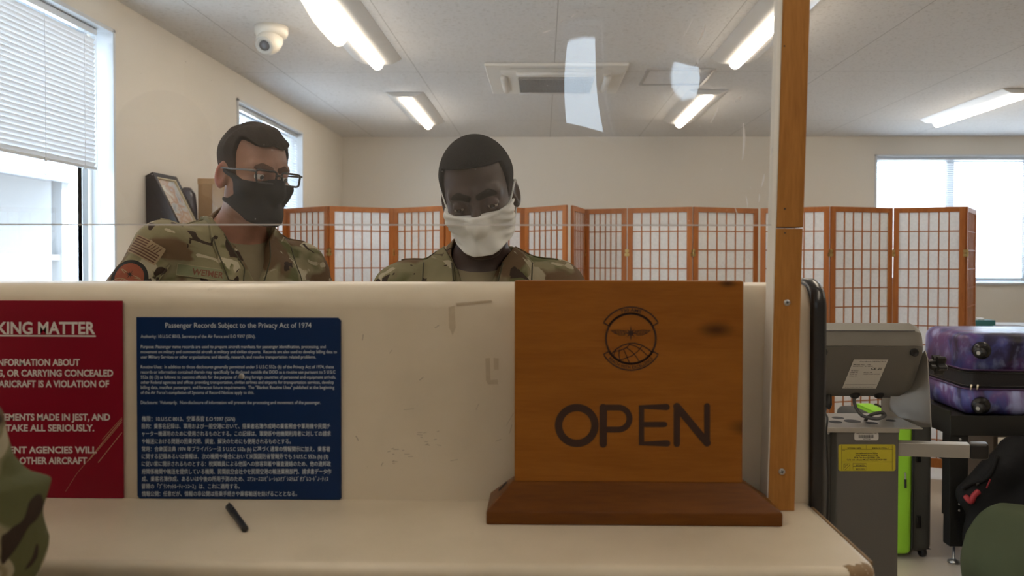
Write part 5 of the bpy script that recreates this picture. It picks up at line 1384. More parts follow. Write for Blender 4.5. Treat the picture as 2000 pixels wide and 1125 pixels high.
class Person:
    def __init__(s, name, label, loc, yaw, J, head=(0, 0, 0), opt=None):
        s.J = dict(SKEL); s.J.update(J or {}); s.opt = opt or {}
        s.root = thing(name, label, 'person', loc, R(yaw))
        s.HR = rotm(*head); s.hc = V3(*s.J['head'])
        s.hscale = s.opt.get('hscale', 1.0)
    def toh(s, p): return ((p-s.hc) @ s.HR)/s.hscale
    def fromh(s, h): return (np.asarray(h, f32)*s.hscale) @ s.HR.T+s.hc
    def head(s, p): return head_sdf(s.toh(p), s.opt)*s.hscale
    def neck(s, p, g=0.0):
        n = V3(*s.J['neck']); top = s.fromh((0, 0.018, -0.055)); bot = n+V3(0, 0.01, -0.05)
        return cap(p, bot, top, 0.062+g, 0.057+g)
    def skin(s, p):
        d = smin(s.head(p), s.neck(p), 0.022)
        t = torso(p, s.J); d = smin(d, t, 0.03)
        a = smin(arms_sdf(p, s.J), hand_sdf(p, s.J), 0.012); d = smin(d, a, 0.02)
        d = smin(d, legs_sdf(p, s.J), 0.03); return smin(d, feet_sdf(p), 0.02)
    def jack(s, p, g=0.020):
        """the jacket's outer cloth"""
        J = s.J; sd = s.opt.get('seed', 0.0)
        t = torso(p, J, g)
        low = V3(*J['pelvis']); t = smin(t, ell(p, low+V3(0, 0, -0.03), (0.185+g*0.5, 0.14, 0.16)), 0.05)
        a = None
        for q in 'LR':
            c = smin(chain(p, [J['sh'+q], J['el'+q]], [0.060+g, 0.050+g], 0.01), chain(p, [J['el'+q], J['wr'+q]], [0.050+g, 0.034+g], 0.01), 0.02)
            a = c if a is None else np.minimum(a, c)
        d = smin(t, a, 0.022)
        w = fold_noise(p, 0.62, sd); k_ = s.opt.get('wr', 1.0); d = d-k_*(0.010*w+0.0035*fold_noise(p, 1.9, sd+3))
        if 'foldz' in s.opt:
            for fz, fa in s.opt['foldz']:
                zz = fz-p[..., 2]+0.12*(p[..., 1]+0.1); d = d-np.where(zz > 0, fa*np.exp(-np.maximum(zz, 0)/0.045)*np.clip(zz/0.006, 0, 1), 0)
        # sleeves end at the wrist
        for q in 'LR':
            w_ = V3(*J['wr'+q]); e_ = V3(*J['el'+q]); ax = (w_-e_)/np.linalg.norm(w_-e_); pl = (p-w_) @ ax+0.01
            d = np.where(length(p-w_) < 0.13, smax(d, pl, 0.004), d)
        return d
    def jacket(s, p):
        d = s.jack(p); x, y, z = p[..., 0], p[..., 1], p[..., 2]; n = V3(*s.J['neck'])
        d = smax(d, -s.neck(p, 0.013), 0.006)
        d = smax(d, -(z-(n[2]-0.62)), 0.006)
        ch = s.J['chest'][1]
        vb = s.opt.get('vnotch', 1.345); v = poly2(x-s.opt.get('vx', 0.0), z, [(-0.060, n[2]+0.10), (0.060, n[2]+0.10), (0.052, n[2]+0.02), (0.0, vb), (-0.052, n[2]+0.02)])
        cut = np.maximum(v, y-(n[1]-0.01))
        return smax(d, -cut, 0.004)
    def patch(s, name, fn, pts, m, off, lo, hi, h=0.003, side=None, parent=None, round_=0.0):
        """a piece of cloth lying on the jacket inside an outline in a plane (fn gives u, v)"""
        def f(p):
            u, v, keep = fn(p); return smax(smax(s.jack(p)-off, poly2(u, v, pts)-round_, 0.0012), keep, 0.002)
        return sculpt(name, f, lo, hi, h, m, parent or s.root)
    def build(s, skin, hair):
        J, o, r = s.J, s.opt, s.root
        hx, hy, hz = s.hc
        fine = o.get('fine', 0.0032)
        xs = axis([(-0.46, -0.13, 0.011), (-0.13+hx, 0.13+hx, fine), (0.13+hx, 0.46, 0.011)]) if abs(hx) < 0.05 else axis([(-0.46, -0.15, 0.011), (-0.15, 0.15, fine), (0.15, 0.46, 0.011)])
        ys = axis([(-0.50, hy-0.155, 0.010), (hy-0.155, hy+0.145, fine), (hy+0.145, 0.36, 0.010)])
        zs = axis([(-0.02, 0.60, 0.014), (0.60, hz-0.22, 0.010), (hz-0.22, hz+0.16, fine)])
        if o.get('coarse'): xs, ys, zs = axis([(-0.46, 0.46, 0.008)]), axis([(-0.50, 0.36, 0.008)]), axis([(-0.02, hz+0.16, 0.008)])
        v, q = nets(s.skin, xs, ys, zs)
        h = s.toh(v); fl = np.zeros(len(v), f32)
        ear = np.clip((np.abs(h[:, 0])-0.078)/0.01, 0, 1)*(np.abs(h[:, 2]) < 0.045); nose = np.exp(-(length(h-V3(0, -0.11, -0.036))/0.02)**2); lips = np.exp(-((h[:, 2]+0.0715)/0.009)**2-(h[:, 0]/0.022)**2)*(h[:, 1] < -0.07)
        eyes = np.exp(-(length(np.stack([np.abs(h[:, 0]), h[:, 1], h[:, 2]], -1)-V3(0.0325, -0.092, -0.003))/0.016)**2)
        fl = np.clip(ear*o.get('earflush', 0.5)+0.35*nose+0.9*lips+0.3*eyes, 0, 1)
        body = np_mesh('body', v, q, skin, r, attr={'flush': fl})
        # hair as a shell that thins out to nothing at the sides
        th = o.get('hair_th', 0.008); st = o.get('hair', 'fade')
        def hairf(p):
            h = s.toh(p); zz = h[..., 2]; z0, z1 = (-0.01, 0.065) if st == 'fade' else (0.0, 0.085)
            k = np.clip((zz-z0)/(z1-z0), 0, 1); k = k*k*(3-2*k); t = 0.0012+th*k
            if st != 'fade':
                t = t+0.0055*k*np.sin(h[..., 0]*150+h[..., 1]*55+2*np.sin(h[..., 1]*70))*0.35+0.006*k*np.exp(-((h[..., 1]+0.055)/0.035)**2)
            else: t = t+0.0005*np.sin(h[..., 0]*900)*np.sin(h[..., 1]*900+1)*np.sin(zz*900)
            base = smin(ell(h, (0, 0.012, 0.040), (0.0765, 0.097, 0.090)), ell(h, (0, -0.022, -0.025), (0.066, 0.068, 0.085)), 0.03)
            return smax(base-t, hairline(h, st), 0.0015)*s.hscale
        if hair:
            c = s.hc
            s.hairo = sculpt('hair', hairf, c-0.14, c+V3(0.14, 0.15, 0.17), 0.003, hair, r,
                attr={'fade': lambda v: np.clip(((s.toh(v)[:, 2])-o.get('fade0', -0.02))/o.get('fade1', 0.06), 0, 1)})
            # eyebrows
            def browf(p):
                h = s.toh(p); hs = np.stack([np.abs(h[..., 0]), h[..., 1], h[..., 2]], -1)
                line = chain(hs, [(0.012, -0.095, 0.0185), (0.032, -0.088, 0.0245), (0.052, -0.068, 0.018)], [0.0045, 0.0050, 0.0022], 0.004)
                return smax(head_sdf(h, o)-0.0022, line-0.0030, 0.002)*s.hscale
            if not o.get('coarse'):
                sculpt('eyebrow', browf, s.hc+V3(-0.09, -0.14, -0.05), s.hc+V3(0.09, 0.02, 0.07), 0.0022, o['browmat'], r, attr={'fade': lambda v: np.full(len(v), 0.8)})
        # eyes
        for sx in (-1, 1):
            if o.get('coarse'): break
            c = s.fromh((sx*o.get('eyex', 0.0338), -0.0790, -0.001)); gz = Vector(s.HR @ V3(*o.get('gaze', (0, -1, -0.1)))).normalized()
            M = Matrix.Translation(Vector(c)) @ gz.to_track_quat('Z', 'Y').to_matrix().to_4x4(); k = s.hscale
            rr = 0.0121*k
            prof = [(rr*math.sin(R(a)), rr*math.cos(R(a))) for a in range(172, 8, -12)]+[(0.001, rr)]
            e = MB().lathe(prof, M, 20).build('eye', o.get('eyemat', M_eye), r, smooth=True)
            MB().lathe([(0.0058*k, 0.0106*k), (0.0052*k, 0.0113*k), (0.0030*k, 0.0122*k)], M, 20).build('iris', o.get('irismat'), e, smooth=True)
            MB().lathe([(0.0029*k, 0.0120*k), (0.0022*k, 0.01245*k), (0.0003*k, 0.0126*k)], M, 16).build('pupil', M_dark, e, smooth=True)
        # clothes
        n = V3(*J['neck'])
        tl = o.get('tee_dz', 0.0)
        def tee(p):
            d = smin(torso(p, J, 0.0075), s.neck(p, 0.004), 0.02); z = p[..., 2]; y = p[..., 1]
            d = d-0.0015*fold_noise(p, 1.6, 5)
            ringd = z-(n[2]+0.022+tl+0.42*(y-n[1]))
            rib = np.where((ringd < 0) & (ringd > -0.017), 0.0015, 0.0)
            return smax(smax(d-rib, ringd, 0.004), -(z-(n[2]-0.24)), 0.004)
        if not o.get('notee'): sculpt('tshirt', tee, n+V3(-0.19, -0.19, -0.26), n+V3(0.19, 0.19, 0.09), 0.005, M_tee, r)
        hj = o.get('jh', 0.0055)
        lo = (-0.44, -0.48, float(n[2]-0.64)); hi = (0.44, 0.34, float(n[2]+0.12))
        v, q = nets(s.jacket, axis([(lo[0], hi[0], hj)]), axis([(lo[1], hi[1], hj)]), axis([(lo[2], 1.15, hj*2), (1.15, hi[2], hj)]))
        s.jk = np_mesh('jacket', v, q, M_camo, r)
        def trou(p): d = smin(legs_sdf(p, J, 0.02), ell(p, J['pelvis'], (0.175, 0.128, 0.13)), 0.03)-0.005*fold_noise(p, 0.6, 2); return smax(d, -(p[..., 2]-0.13), 0.01)
        sculpt('trousers', trou, (-0.3, -0.22, 0.08), (0.3, 0.22, 1.1), 0.014, M_camo, r)
        sculpt('boots', lambda p: smax(smax(feet_sdf(p, 0.011), p[..., 2]-0.22, 0.01), -(p[..., 2]-0.001), 0.003), (-0.24, -0.24, -0.02), (0.24, 0.16, 0.26), 0.008, M_boot, r)
        return r
    def collar(s, pts_r, pts_l, stand=True):
        n = V3(*s.J['neck']); J = s.J
        ctop = s.opt.get('collar_h', 0.052)
        def st(p):
            x, y, z = p[..., 0], p[..., 1], p[..., 2]
            dn = s.neck(p, 0.019+0.0)
            # rolled collar standing round the back and sides of the neck
            a = np.abs(dn)-0.0042
            hgt = n[2]+ctop+0.30*(y-n[1])-0.0
            return smax(smax(smax(a, z-hgt, 0.004), -(z-(n[2]-0.035+0.35*(y-n[1]))), 0.004), -(y-(n[1]-0.028)), 0.01)
        if stand: sculpt('collar', st, n+V3(-0.14, -0.14, -0.08), n+V3(0.14, 0.16, 0.14), 0.003, M_camo, s.root)
        def fn(p): return p[..., 0], p[..., 2], p[..., 1]-(n[1]+0.035)
        for pts in (pts_r, pts_l):
            xs = [q[0] for q in pts]; zs = [q[1] for q in pts]
            def f(p):
                u, v, keep = fn(p); d = np.minimum(s.jack(p)-0.0105, s.neck(p, 0.0225))
                return smax(smax(smax(d, poly2(u, v, pts)-0.003, 0.002), keep, 0.004), -s.neck(p, 0.0145), 0.002)
            sculpt('collar_flap', f, (min(xs)-0.02, -0.30, min(zs)-0.02), (max(xs)+0.02, float(n[1])+0.05, max(zs)+0.02), 0.003, M_camo, s.root)
            ed = []
            for (xa, za), (xb, zb_) in zip(pts[1:-1], pts[2:]):
                ed += [(xa+(xb-xa)*k/8, za+(zb_-za)*k/8) for k in range(8)]
            ed.append(pts[-1])
            P = s.onjack((0, -0.05, 0), (1, 0, 0), (0, 0, 1), (0, -1, 0), 0.0105)(ed)
            MB().tube([Vector(map(float, q)) for q in P], 0.0017, 6).build('collar_seam', M_seam, s.root, smooth=True)
    def onjack(s, O, U, V, N, off):
        O, U, V, N = (V3(*a) for a in (O, U, V, N)); U = U/np.linalg.norm(U); N = N/np.linalg.norm(N)
        def fn(pts):
            uv = np.asarray(pts, f32); p = O+uv[:, :1]*U+uv[:, 1:2]*V+N*0.12
            for _ in range(40):
                d = s.jack(p)-off; p = p-N*d[:, None]*0.8
            return p
        return fn
    def decal(s, name, place, faces2d, m, parent):
        """flat shapes (verts, faces) wrapped on the cloth"""
        vs = []; fs = []
        for v, f in faces2d: o = len(vs); vs += list(v); fs += [tuple(i+o for i in q) for q in f]
        P = place(np.array(vs, f32)); return MB().add([Vector(map(float, q)) for q in P], fs).build(name, m, parent, smooth=False)
def grid2(x0, y0, x1, y1, n=10, m=4, shear=0.0):
    return ([(x0+(x1-x0)*i/n, y0+(y1-y0)*j/m+shear*(x0+(x1-x0)*i/n)) for i in range(n+1) for j in range(m+1)], [(i*(m+1)+j, (i+1)*(m+1)+j, (i+1)*(m+1)+j+1, i*(m+1)+j+1) for i in range(n) for j in range(m)])
def disk2(cx, cy, r0, r1, a0=0, a1=360, n=32, m=5):
    return ([(cx+(r0+(r1-r0)*j/m)*math.cos(R(a0+(a1-a0)*i/n)), cy+(r0+(r1-r0)*j/m)*math.sin(R(a0+(a1-a0)*i/n))) for i in range(n+1) for j in range(m+1)], [(i*(m+1)+j, (i+1)*(m+1)+j, (i+1)*(m+1)+j+1, i*(m+1)+j+1) for i in range(n) for j in range(m)])
def line2(pts, w):
    o = []; fs = []; P = [Vector((a, b)) for a, b in pts]
    fine = []
    for a, b in zip(P, P[1:]):
        k = max(1, int((b-a).length/0.004)); fine += [a+(b-a)*i/k for i in range(k)]
    fine.append(P[-1]); P = fine
    for i, p in enumerate(P):
        t = (P[min(i+1, len(P)-1)]-P[max(i-1, 0)]).normalized(); n = Vector((-t.y, t.x))*w/2; o += [tuple(p+n), tuple(p-n)]
    return o, [(2*i, 2*i+1, 2*i+3, 2*i+2) for i in range(len(P)-1)]
def text2(sx, x0, y0, w, caph, bold=0.02):
    v, f = text_geo(sx, caph/0.727, bold); k = w/max(a for a, b in v); return [(x0+a*k, y0+b) for a, b in v], f
# ------------------------------------------------------------------ the people
def mface(h):
    hs = np.stack([np.abs(h[..., 0]), h[..., 1], h[..., 2]], -1)
    d = smin(ell(h, (0, 0.012, 0.040), (0.0765, 0.097, 0.090)), ell(h, (0, -0.022, -0.025), (0.067, 0.069, 0.086)), 0.03)
    d = smin(d, cap(hs, (0.052, 0.0, -0.060), (0.020, -0.066, -0.103), 0.017, 0.018), 0.03)
    d = smin(d, sph(h, (0, -0.074, -0.101), 0.022), 0.03)
    d = smin(d, ell(hs, (0.047, -0.058, -0.028), (0.021, 0.021, 0.019)), 0.022)
    return smin(d, cap(h, (0, -0.096, -0.008), (0, -0.112, -0.040), 0.0115, 0.0145), 0.035)

# --- man at the desk in the white mask
skin2 = (0.052, 0.031, 0.026)
m2 = Person('person', 'man with short black hair in a white face mask and camouflage uniform, looking down',
    (-0.152, 1.875, 0), 0,
    dict(pelvis=(0, 0.03, 0.92), belly=(0, 0.015, 1.05), chest=(0, -0.03, 1.20), neck=(0, -0.025, 1.385), shL=(0.178, -0.02, 1.335), shR=(-0.178, -0.02, 1.330),
         elL=(0.27, -0.04, 1.06), elR=(-0.27, -0.04, 1.06), wrL=(0.215, -0.20, 0.89), wrR=(-0.215, -0.20, 0.89), head=(0.004, -0.088, 1.553)),
    head=(-1, 17, -8),
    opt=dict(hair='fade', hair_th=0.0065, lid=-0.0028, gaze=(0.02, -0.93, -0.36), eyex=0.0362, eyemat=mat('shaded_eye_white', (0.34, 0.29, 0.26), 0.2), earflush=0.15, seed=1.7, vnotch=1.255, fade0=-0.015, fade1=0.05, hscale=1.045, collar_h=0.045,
             browmat=hair_mat('black_brow', (0.012, 0.010, 0.009), skin2, 300), irismat=mat('dark_iris', (0.03, 0.015, 0.008), 0.1)))
m2.build(skin_mat('dark_brown_skin', skin2, (0.075, 0.034, 0.028)), hair_mat('black_hair', (0.0075, 0.0072, 0.0075), skin2, 420))
m2.collar([(-0.086, 1.435), (-0.060, 1.40), (-0.034, 1.28), (-0.080, 1.245), (-0.125, 1.30), (-0.128, 1.40)], [(0.086, 1.435), (0.060, 1.40), (0.034, 1.28), (0.080, 1.245), (0.125, 1.30), (0.128, 1.40)])
M_wm = mat('white_mask_cloth', (0.74, 0.75, 0.74), 0.75, bump=0.3, bscale=500, bdist=0.0004, sheen=0.2)
def wmask(p):
    h = m2.toh(p); x, y, z = h[..., 0], h[..., 1], h[..., 2]; ax = np.abs(x)
    d = mface(h)-0.0062
    # pleats fanning out from the sides, and the welt along the top
    side = np.clip((ax-0.028)/0.03, 0, 1)
    d = d-0.0013*side*np.sin((z+0.3*(z+0.06)*(ax-0.03)/0.03)*260+x*60)-0.0012*np.cos(x*170+2*np.sin(z*60))*np.clip((-z-0.03)/0.03, 0, 1)
    ztop = -0.018+0.30*np.maximum(ax-0.045, 0)
    welt = np.where((z < ztop) & (z > ztop-0.008), 0.0012, 0); d = d-welt
    zbot = -0.111-0.25*np.minimum(y+0.09, 0)+0.5*np.maximum(ax-0.02, 0)
    reg = np.maximum(np.maximum(z-ztop, zbot-z), y+0.022-0.10*(z+0.02))
    return smax(d, reg, 0.002)*m2.hscale
c = m2.hc
mk = sculpt('face_mask', wmask, c+V3(-0.10, -0.19, -0.20), c+V3(0.10, 0.06, 0.06), 0.0025, M_wm, m2.root)
for s in (-1, 1):
    pts = [m2.fromh(q) for q in ((s*0.0665, -0.040, -0.020), (s*0.0745, -0.018, 0.000), (s*0.0815, 0.004, 0.020), (s*0.0845, 0.018, 0.024), (s*0.0835, 0.030, 0.006), (s*0.0775, 0.030, -0.026), (s*0.072, 0.010, -0.058), (s*0.063, -0.026, -0.082))]
    MB().tube(smooth_path([Vector(map(float, q)) for q in pts]), 0.0024, 8).build('ear_loop', M_wm, mk, smooth=True)
# shoulder seams
def shoulder_seam(pn, side):
    n = V3(*pn.J['neck']); sh = V3(*pn.J['sh'+side]); s = 1 if side == 'L' else -1
    f = pn.onjack((0, 0, 0), (1, 0, 0), (0, 1, 0), (0, 0, 1), 0.0018)
    pts = [(s*0.085+(sh[0]-s*0.085)*k/10*1.12, n[1]+0.005+(sh[1]-n[1])*k/10-0.012*k/10) for k in range(11)]
    P = []
    for x, y in pts:
        p = np.array([[x, y, n[2]+0.20]], f32)
        for _ in range(60): p[:, 2] -= (pn.jack(p)-0.001)*0.8
        P.append(Vector(map(float, p[0])))
    MB().tube(P, 0.0022, 6).build('shoulder_seam', M_camo, pn.root, smooth=True)
for side in 'LR': shoulder_seam(m2, side)

# --- man in the glasses and the black mask
skin1 = (0.30, 0.15, 0.10)
m1 = Person('person', 'man in dark rectangular glasses and a black face mask in camouflage uniform', (-0.80, 2.0, 0), 42,
    dict(shL=(0.182, 0.02, 1.375), shR=(-0.180, -0.005, 1.422), neck=(0.0, 0.005, 1.452), chest=(0, 0.0, 1.255), elR=(-0.345, 0.01, 1.17), wrR=(-0.27, -0.16, 0.97), elL=(0.255, 0.04, 1.09), wrL=(0.23, -0.07, 0.86), head=(0.020, -0.062, 1.620)),
    head=(10, 6, 2),
    opt=dict(hair='short', hair_th=0.0075, lid=0.0030, gaze=(0.15, -1, -0.18), earflush=0.75, seed=4.2, vnotch=1.315, fade0=-0.03, fade1=0.08, ear=1.05, vx=0.01, hscale=1.0,
             browmat=hair_mat('brown_brow', (0.05, 0.028, 0.018), skin1, 260), irismat=mat('hazel_iris', (0.07, 0.06, 0.035), 0.1)))
m1.build(skin_mat('light_skin', skin1, (0.36, 0.095, 0.07)), hair_mat('dark_brown_hair', (0.016, 0.011, 0.009), tuple(c*0.28 for c in skin1), 70, (1.0, 0.35, 1.0)))
m1.collar([(-0.080, 1.515), (-0.058, 1.47), (-0.030, 1.385), (-0.036, 1.348), (-0.072, 1.358), (-0.086, 1.46)], [(0.088, 1.50), (0.060, 1.46), (0.040, 1.40), (-0.004, 1.315), (0.050, 1.305), (0.118, 1.345), (0.126, 1.44)])
for side in 'LR': shoulder_seam(m1, side)
M_bm = mat('black_mask_cloth', (0.013, 0.014, 0.017), 0.75, bump=0.3, bscale=400, bdist=0.0005, spec=0.2)
poly = [(-0.16, 0.004), (-0.112, -0.004), (-0.085, -0.015), (-0.055, -0.012), (-0.022, 0.002), (0.010, 0.016), (0.020, 0.020), (0.022, 0.012), (0.004, -0.002), (-0.022, -0.010), (-0.037, -0.030), (-0.034, -0.050), (-0.012, -0.062), (0.012, -0.060), (0.016, -0.068), (-0.012, -0.076), (-0.040, -0.098), (-0.060, -0.124), (-0.16, -0.150)]
def bmask(p):
    h = m1.toh(p); y, z = h[..., 1], h[..., 2]
    d = mface(h)-0.0065-0.0018*np.exp(-(h[..., 0]/0.003)**2)*0
    d = d-0.0010*np.sin(h[..., 0]*70+z*160)*np.clip((np.abs(h[..., 0])-0.02)/0.03, 0, 1)
    low = -0.122+0.35*np.maximum(np.abs(h[..., 0])-0.02, 0)-z
    return smax(smax(d, poly2(y, z, poly), 0.002), low, 0.003)*m1.hscale
c = m1.hc
mk1 = sculpt('face_mask', bmask, c+V3(-0.13, -0.17, -0.17), c+V3(0.13, 0.09, 0.06), 0.0025, M_bm, m1.root)
# glasses
M_fr = mat('dark_spectacle_frame', (0.018, 0.018, 0.022), 0.2)
M_lens = clear_sheet('spectacle_lens', 1.5, (0.93, 0.95, 0.97))
gl = bpy.data.objects.new('glasses', None); COL.objects.link(gl); gl.parent = m1.root
def G(x, y, z): return Vector(map(float, m1.fromh((x, y, z))))
def gy(x): return -0.114+0.9*x*x
for s in (-1, 1):
    cx, w, hh = s*0.0345, 0.0265, 0.0155
    ol = []
    for k in range(40):
        a = 2*math.pi*k/40; q = 2/6.0
        ca, sa = math.cos(a), math.sin(a); u = math.copysign(abs(ca)**q, ca)*w; v = math.copysign(abs(sa)**q, sa)*hh
        ol.append((cx+u*(1.0+0.06*(v/hh)), v-0.001))
    P = [G(x, gy(x), z) for x, z in ol]
    MB().tube(P+[P[0], P[1]], 0.0026, 8).build('rim', M_fr, gl, smooth=True)
    top = [p for p in ol if p[1] > 0.011]; top.sort()
    MB().tube([G(x, gy(x)-0.0006, z) for x, z in top], 0.0027, 8).build('brow_bar', M_fr, gl, smooth=True)
    MB().add(P, [tuple(range(40))]).build('lens', M_lens, gl)
    MB().tube([G(s*0.0625, gy(0.0625), 0.0105), G(s*0.0690, -0.106, 0.0110), G(s*0.0735, -0.085, 0.0110), G(s*0.0795, -0.02, 0.011), G(s*0.083, 0.012, 0.012), G(s*0.080, 0.036, -0.004)], [0.003, 0.0032, 0.0026, 0.0022, 0.0024, 0.002], 8).build('temple_arm', mat('grey_temple', (0.10, 0.10, 0.11), 0.25) if s < 0 else bpy.data.materials['grey_temple'], gl, smooth=True)
MB().tube([G(-0.0095, gy(0.0095), 0.004), G(0, gy(0)-0.001, 0.006), G(0.0095, gy(0.0095), 0.004)], 0.0026, 8).build('bridge', M_fr, gl, smooth=True)

# cloth badges and tapes on his uniform
M_tape2 = mat('olive_name_tape', (0.155, 0.165, 0.09), 0.85, bump=0.3, bscale=500, bdist=0.0004)
M_thr = mat('brown_embroidery', (0.13, 0.045, 0.02), 0.8)
M_edge2 = mat('tan_stitching', (0.27, 0.23, 0.14), 0.85)
def tape(name, O, U, V, N, w, h, txt, tx0, tx1, caph, base_m):
    f = m1.onjack(O, U, V, N, 0.0042)
    t = m1.decal(name, f, [grid2(-w/2, -h/2, w/2, h/2, 24, 6)], base_m, m1.root)
    f2 = m1.onjack(O, U, V, N, 0.0050)
    m1.decal('stitching', f2, [line2([(-w/2, -h/2), (w/2, -h/2), (w/2, h/2), (-w/2, h/2), (-w/2, -h/2)], 0.0012)], M_edge2, t)
    if txt: m1.decal('embroidered_lettering', f2, [text2(txt, tx0, -caph/2, tx1-tx0, caph, 0.02)], M_thr, t)
    return t
U, V = (1, 0, -0.16), (0.16, 0, 1)
tape('name_tape', (-0.116, -0.10, 1.374), U, V, (-0.35, -1, 0.05), 0.132, 0.027, 'WEIMER', -0.030, 0.045, 0.015, M_tape2)
tape('service_tape', (0.108, -0.10, 1.338), (1, 0, 0.02), (0, 0, 1), (0.3, -1, 0.05), 0.110, 0.025, 'U.S. AIR FORCE', -0.050, 0.050, 0.0135, M_tape2)
bt = m1.decal('rank_badge', m1.onjack((0.105, -0.10, 1.385), (1, 0, 0), (0, 0, 1), (0.3, -1, 0.1), 0.003), [grid2(-0.024, -0.018, 0.024, 0.018, 8, 6)], M_tape2, m1.root)
star = []
for k in range(10): rr = 0.014 if k % 2 == 0 else 0.006; star.append((rr*math.sin(k*math.pi/5), rr*math.cos(k*math.pi/5)))
m1.decal('embroidery', m1.onjack((0.105, -0.10, 1.385), (1, 0, 0), (0, 0, 1), (0.3, -1, 0.1), 0.0038), [(star+[(0, 0)], [(k, (k+1) % 10, 10) for k in range(10)]), line2([(-0.016, -0.010), (-0.004, -0.013), (0.016, -0.008)], 0.004)], M_thr, bt)
# sleeve: flag and round unit patch
M_flagb = mat('flag_tan', (0.30, 0.22, 0.13), 0.85); M_flagr = mat('flag_brown', (0.10, 0.045, 0.025), 0.85)
AR = V3(*m1.J['shR']); EL = V3(*m1.J['elR']); dn = (EL-AR)/np.linalg.norm(EL-AR)
Nn = V3(-0.62, -0.78, 0.10); Nn = Nn-dn*float(Nn @ dn); Nn /= np.linalg.norm(Nn)
Vv = -dn; Uu = np.cross(Vv, Nn); Uu = Uu if Uu[0] > 0 or Uu[1] < 0 else -Uu
if float(Uu @ V3(0.6, -0.6, 0)) < 0: Uu = -Uu
def sleeve(dist, off, shift=0.0): return m1.onjack(tuple(AR+dn*dist+Uu*shift), tuple(Uu), tuple(Vv), tuple(Nn), off)
f1, f2 = sleeve(0.022, 0.0036, -0.012), sleeve(0.022, 0.0044, -0.012)
fl = m1.decal('flag_patch', f1, [grid2(-0.040, -0.023, 0.040, 0.023, 16, 10)], M_flagb, m1.root)
sh = []
for i in range(7):
    y = -0.0195+i*0.0062; xe = 0.002 if i > 3 else 0.036
    sh.append(grid2(-0.036, y, xe, y+0.0032, 12, 1))
m1.decal('flag_stripe', f2, sh, M_flagr, fl)
m1.decal('flag_canton', f2, [line2([(0.006+k*0.007, 0.004), (0.006+k*0.007+0.006, 0.019)], 0.002) for k in range(4)], M_flagr, fl)
f1, f2, f3 = sleeve(0.096, 0.0036, -0.004), sleeve(0.096, 0.0042, -0.004), sleeve(0.096, 0.0048, -0.004)
up = m1.decal('unit_patch', f1, [disk2(0, 0, 0, 0.043)], mat('patch_black', (0.018, 0.018, 0.017), 0.85), m1.root)
m1.decal('patch_field', f2, [disk2(0, 0, 0, 0.033)], mat('patch_orange', (0.24, 0.062, 0.03), 0.85), up)
m1.decal('patch_ring', f2, [disk2(0, 0, 0.0415, 0.0445, 0, 360, 48, 1)], M_camo, up)
st_ = []
for k in range(16): rr = (0.012 if k % 4 == 0 else 0.008) if k % 2 == 0 else 0.0025; st_.append((rr*math.sin(k*math.pi/8), 0.006+rr*math.cos(k*math.pi/8)))
m1.decal('patch_star', f3, [(st_+[(0, 0.006)], [(k, (k+1) % 16, 16) for k in range(16)])], bpy.data.materials['patch_black'], up)
m1.decal('patch_globe', f3, [line2(arc(0, -0.033, 0.030, 15, 165, 20, 0.024), 0.0016)]+[line2([(x*0.6, -0.010-abs(x)*0.12), (x*0.9, -0.022), (x*1.1, -0.031)], 0.0014) for x in (-0.016, -0.006, 0.004, 0.014)]+[line2(arc(0, -0.038, 0.028, 25, 155, 16, 0.018), 0.0014)], M_flagb, up)
m1.decal('patch_wing', f3, [line2([(s*0.008, 0.007), (s*0.022, 0.009), (s*0.026, 0.008), (s*0.012, 0.003)], 0.0018) for s in (-1, 1)], M_flagb, up)
# breast pocket flaps
for pn in (m1, m2):
    n2 = pn.J['neck'][2]
    for s in (-1, 1):
        pts = [(s*0.055, n2-0.115), (s*0.165, n2-0.10), (s*0.165, n2-0.15), (s*0.11, n2-0.172), (s*0.055, n2-0.158)]
        def fn(p): return p[..., 0], p[..., 2], p[..., 1]-(-0.03)
        pn.patch('pocket_flap', fn, pts, M_camo, 0.004, (min(q[0] for q in pts)-0.02, -0.26, n2-0.20), (max(q[0] for q in pts)+0.02, -0.01, n2-0.08), 0.004, parent=pn.root)
# sleeve pocket with its zip on his right arm
def slv(p):
    q = p-AR; t = q @ dn; u = q @ Uu; return u, t, -(q @ Nn)
m1.patch('sleeve_pocket', slv, [(-0.05, 0.03), (0.048, 0.02), (0.052, 0.185), (-0.05, 0.185)], M_camo, 0.0022, tuple(AR+V3(-0.22, -0.16, -0.24)), tuple(AR+V3(0.10, 0.14, 0.06)), 0.004)
MB().tube([Vector(map(float, v)) for v in m1.onjack(tuple(AR), tuple(Uu), tuple(dn), tuple(Nn), 0.003)([(0.050, 0.025+0.016*k) for k in range(11)])], 0.003, 6).build('pocket_zip', M_camo, m1.root, smooth=True)

# --- customer at the left edge: only a sleeve shows in the picture
m3 = Person('person', 'person in camouflage uniform at the left edge, only a sleeved elbow on the ledge visible', (-0.75, 0.54, 0), 180,
    dict(shR=(-0.195, -0.06, 1.40), shL=(0.175, -0.05, 1.40), elR=(-0.226, -0.12, 1.140), wrR=(0.03, -0.31, 1.142), elL=(0.29, -0.12, 1.13), wrL=(0.10, -0.33, 1.142), head=(0, -0.06, 1.60), palmR=(0, 0, 1), palmL=(0, 0, 1)),
    head=(0, 12, 0), opt=dict(hair='fade', hair_th=0.008, coarse=True, notee=True, wr=1.5, foldz=((1.222, 0.014), (1.285, 0.007)), seed=7.7, jh=0.005))
m3.build(bpy.data.materials['light_skin'], bpy.data.materials['dark_brown_hair'])

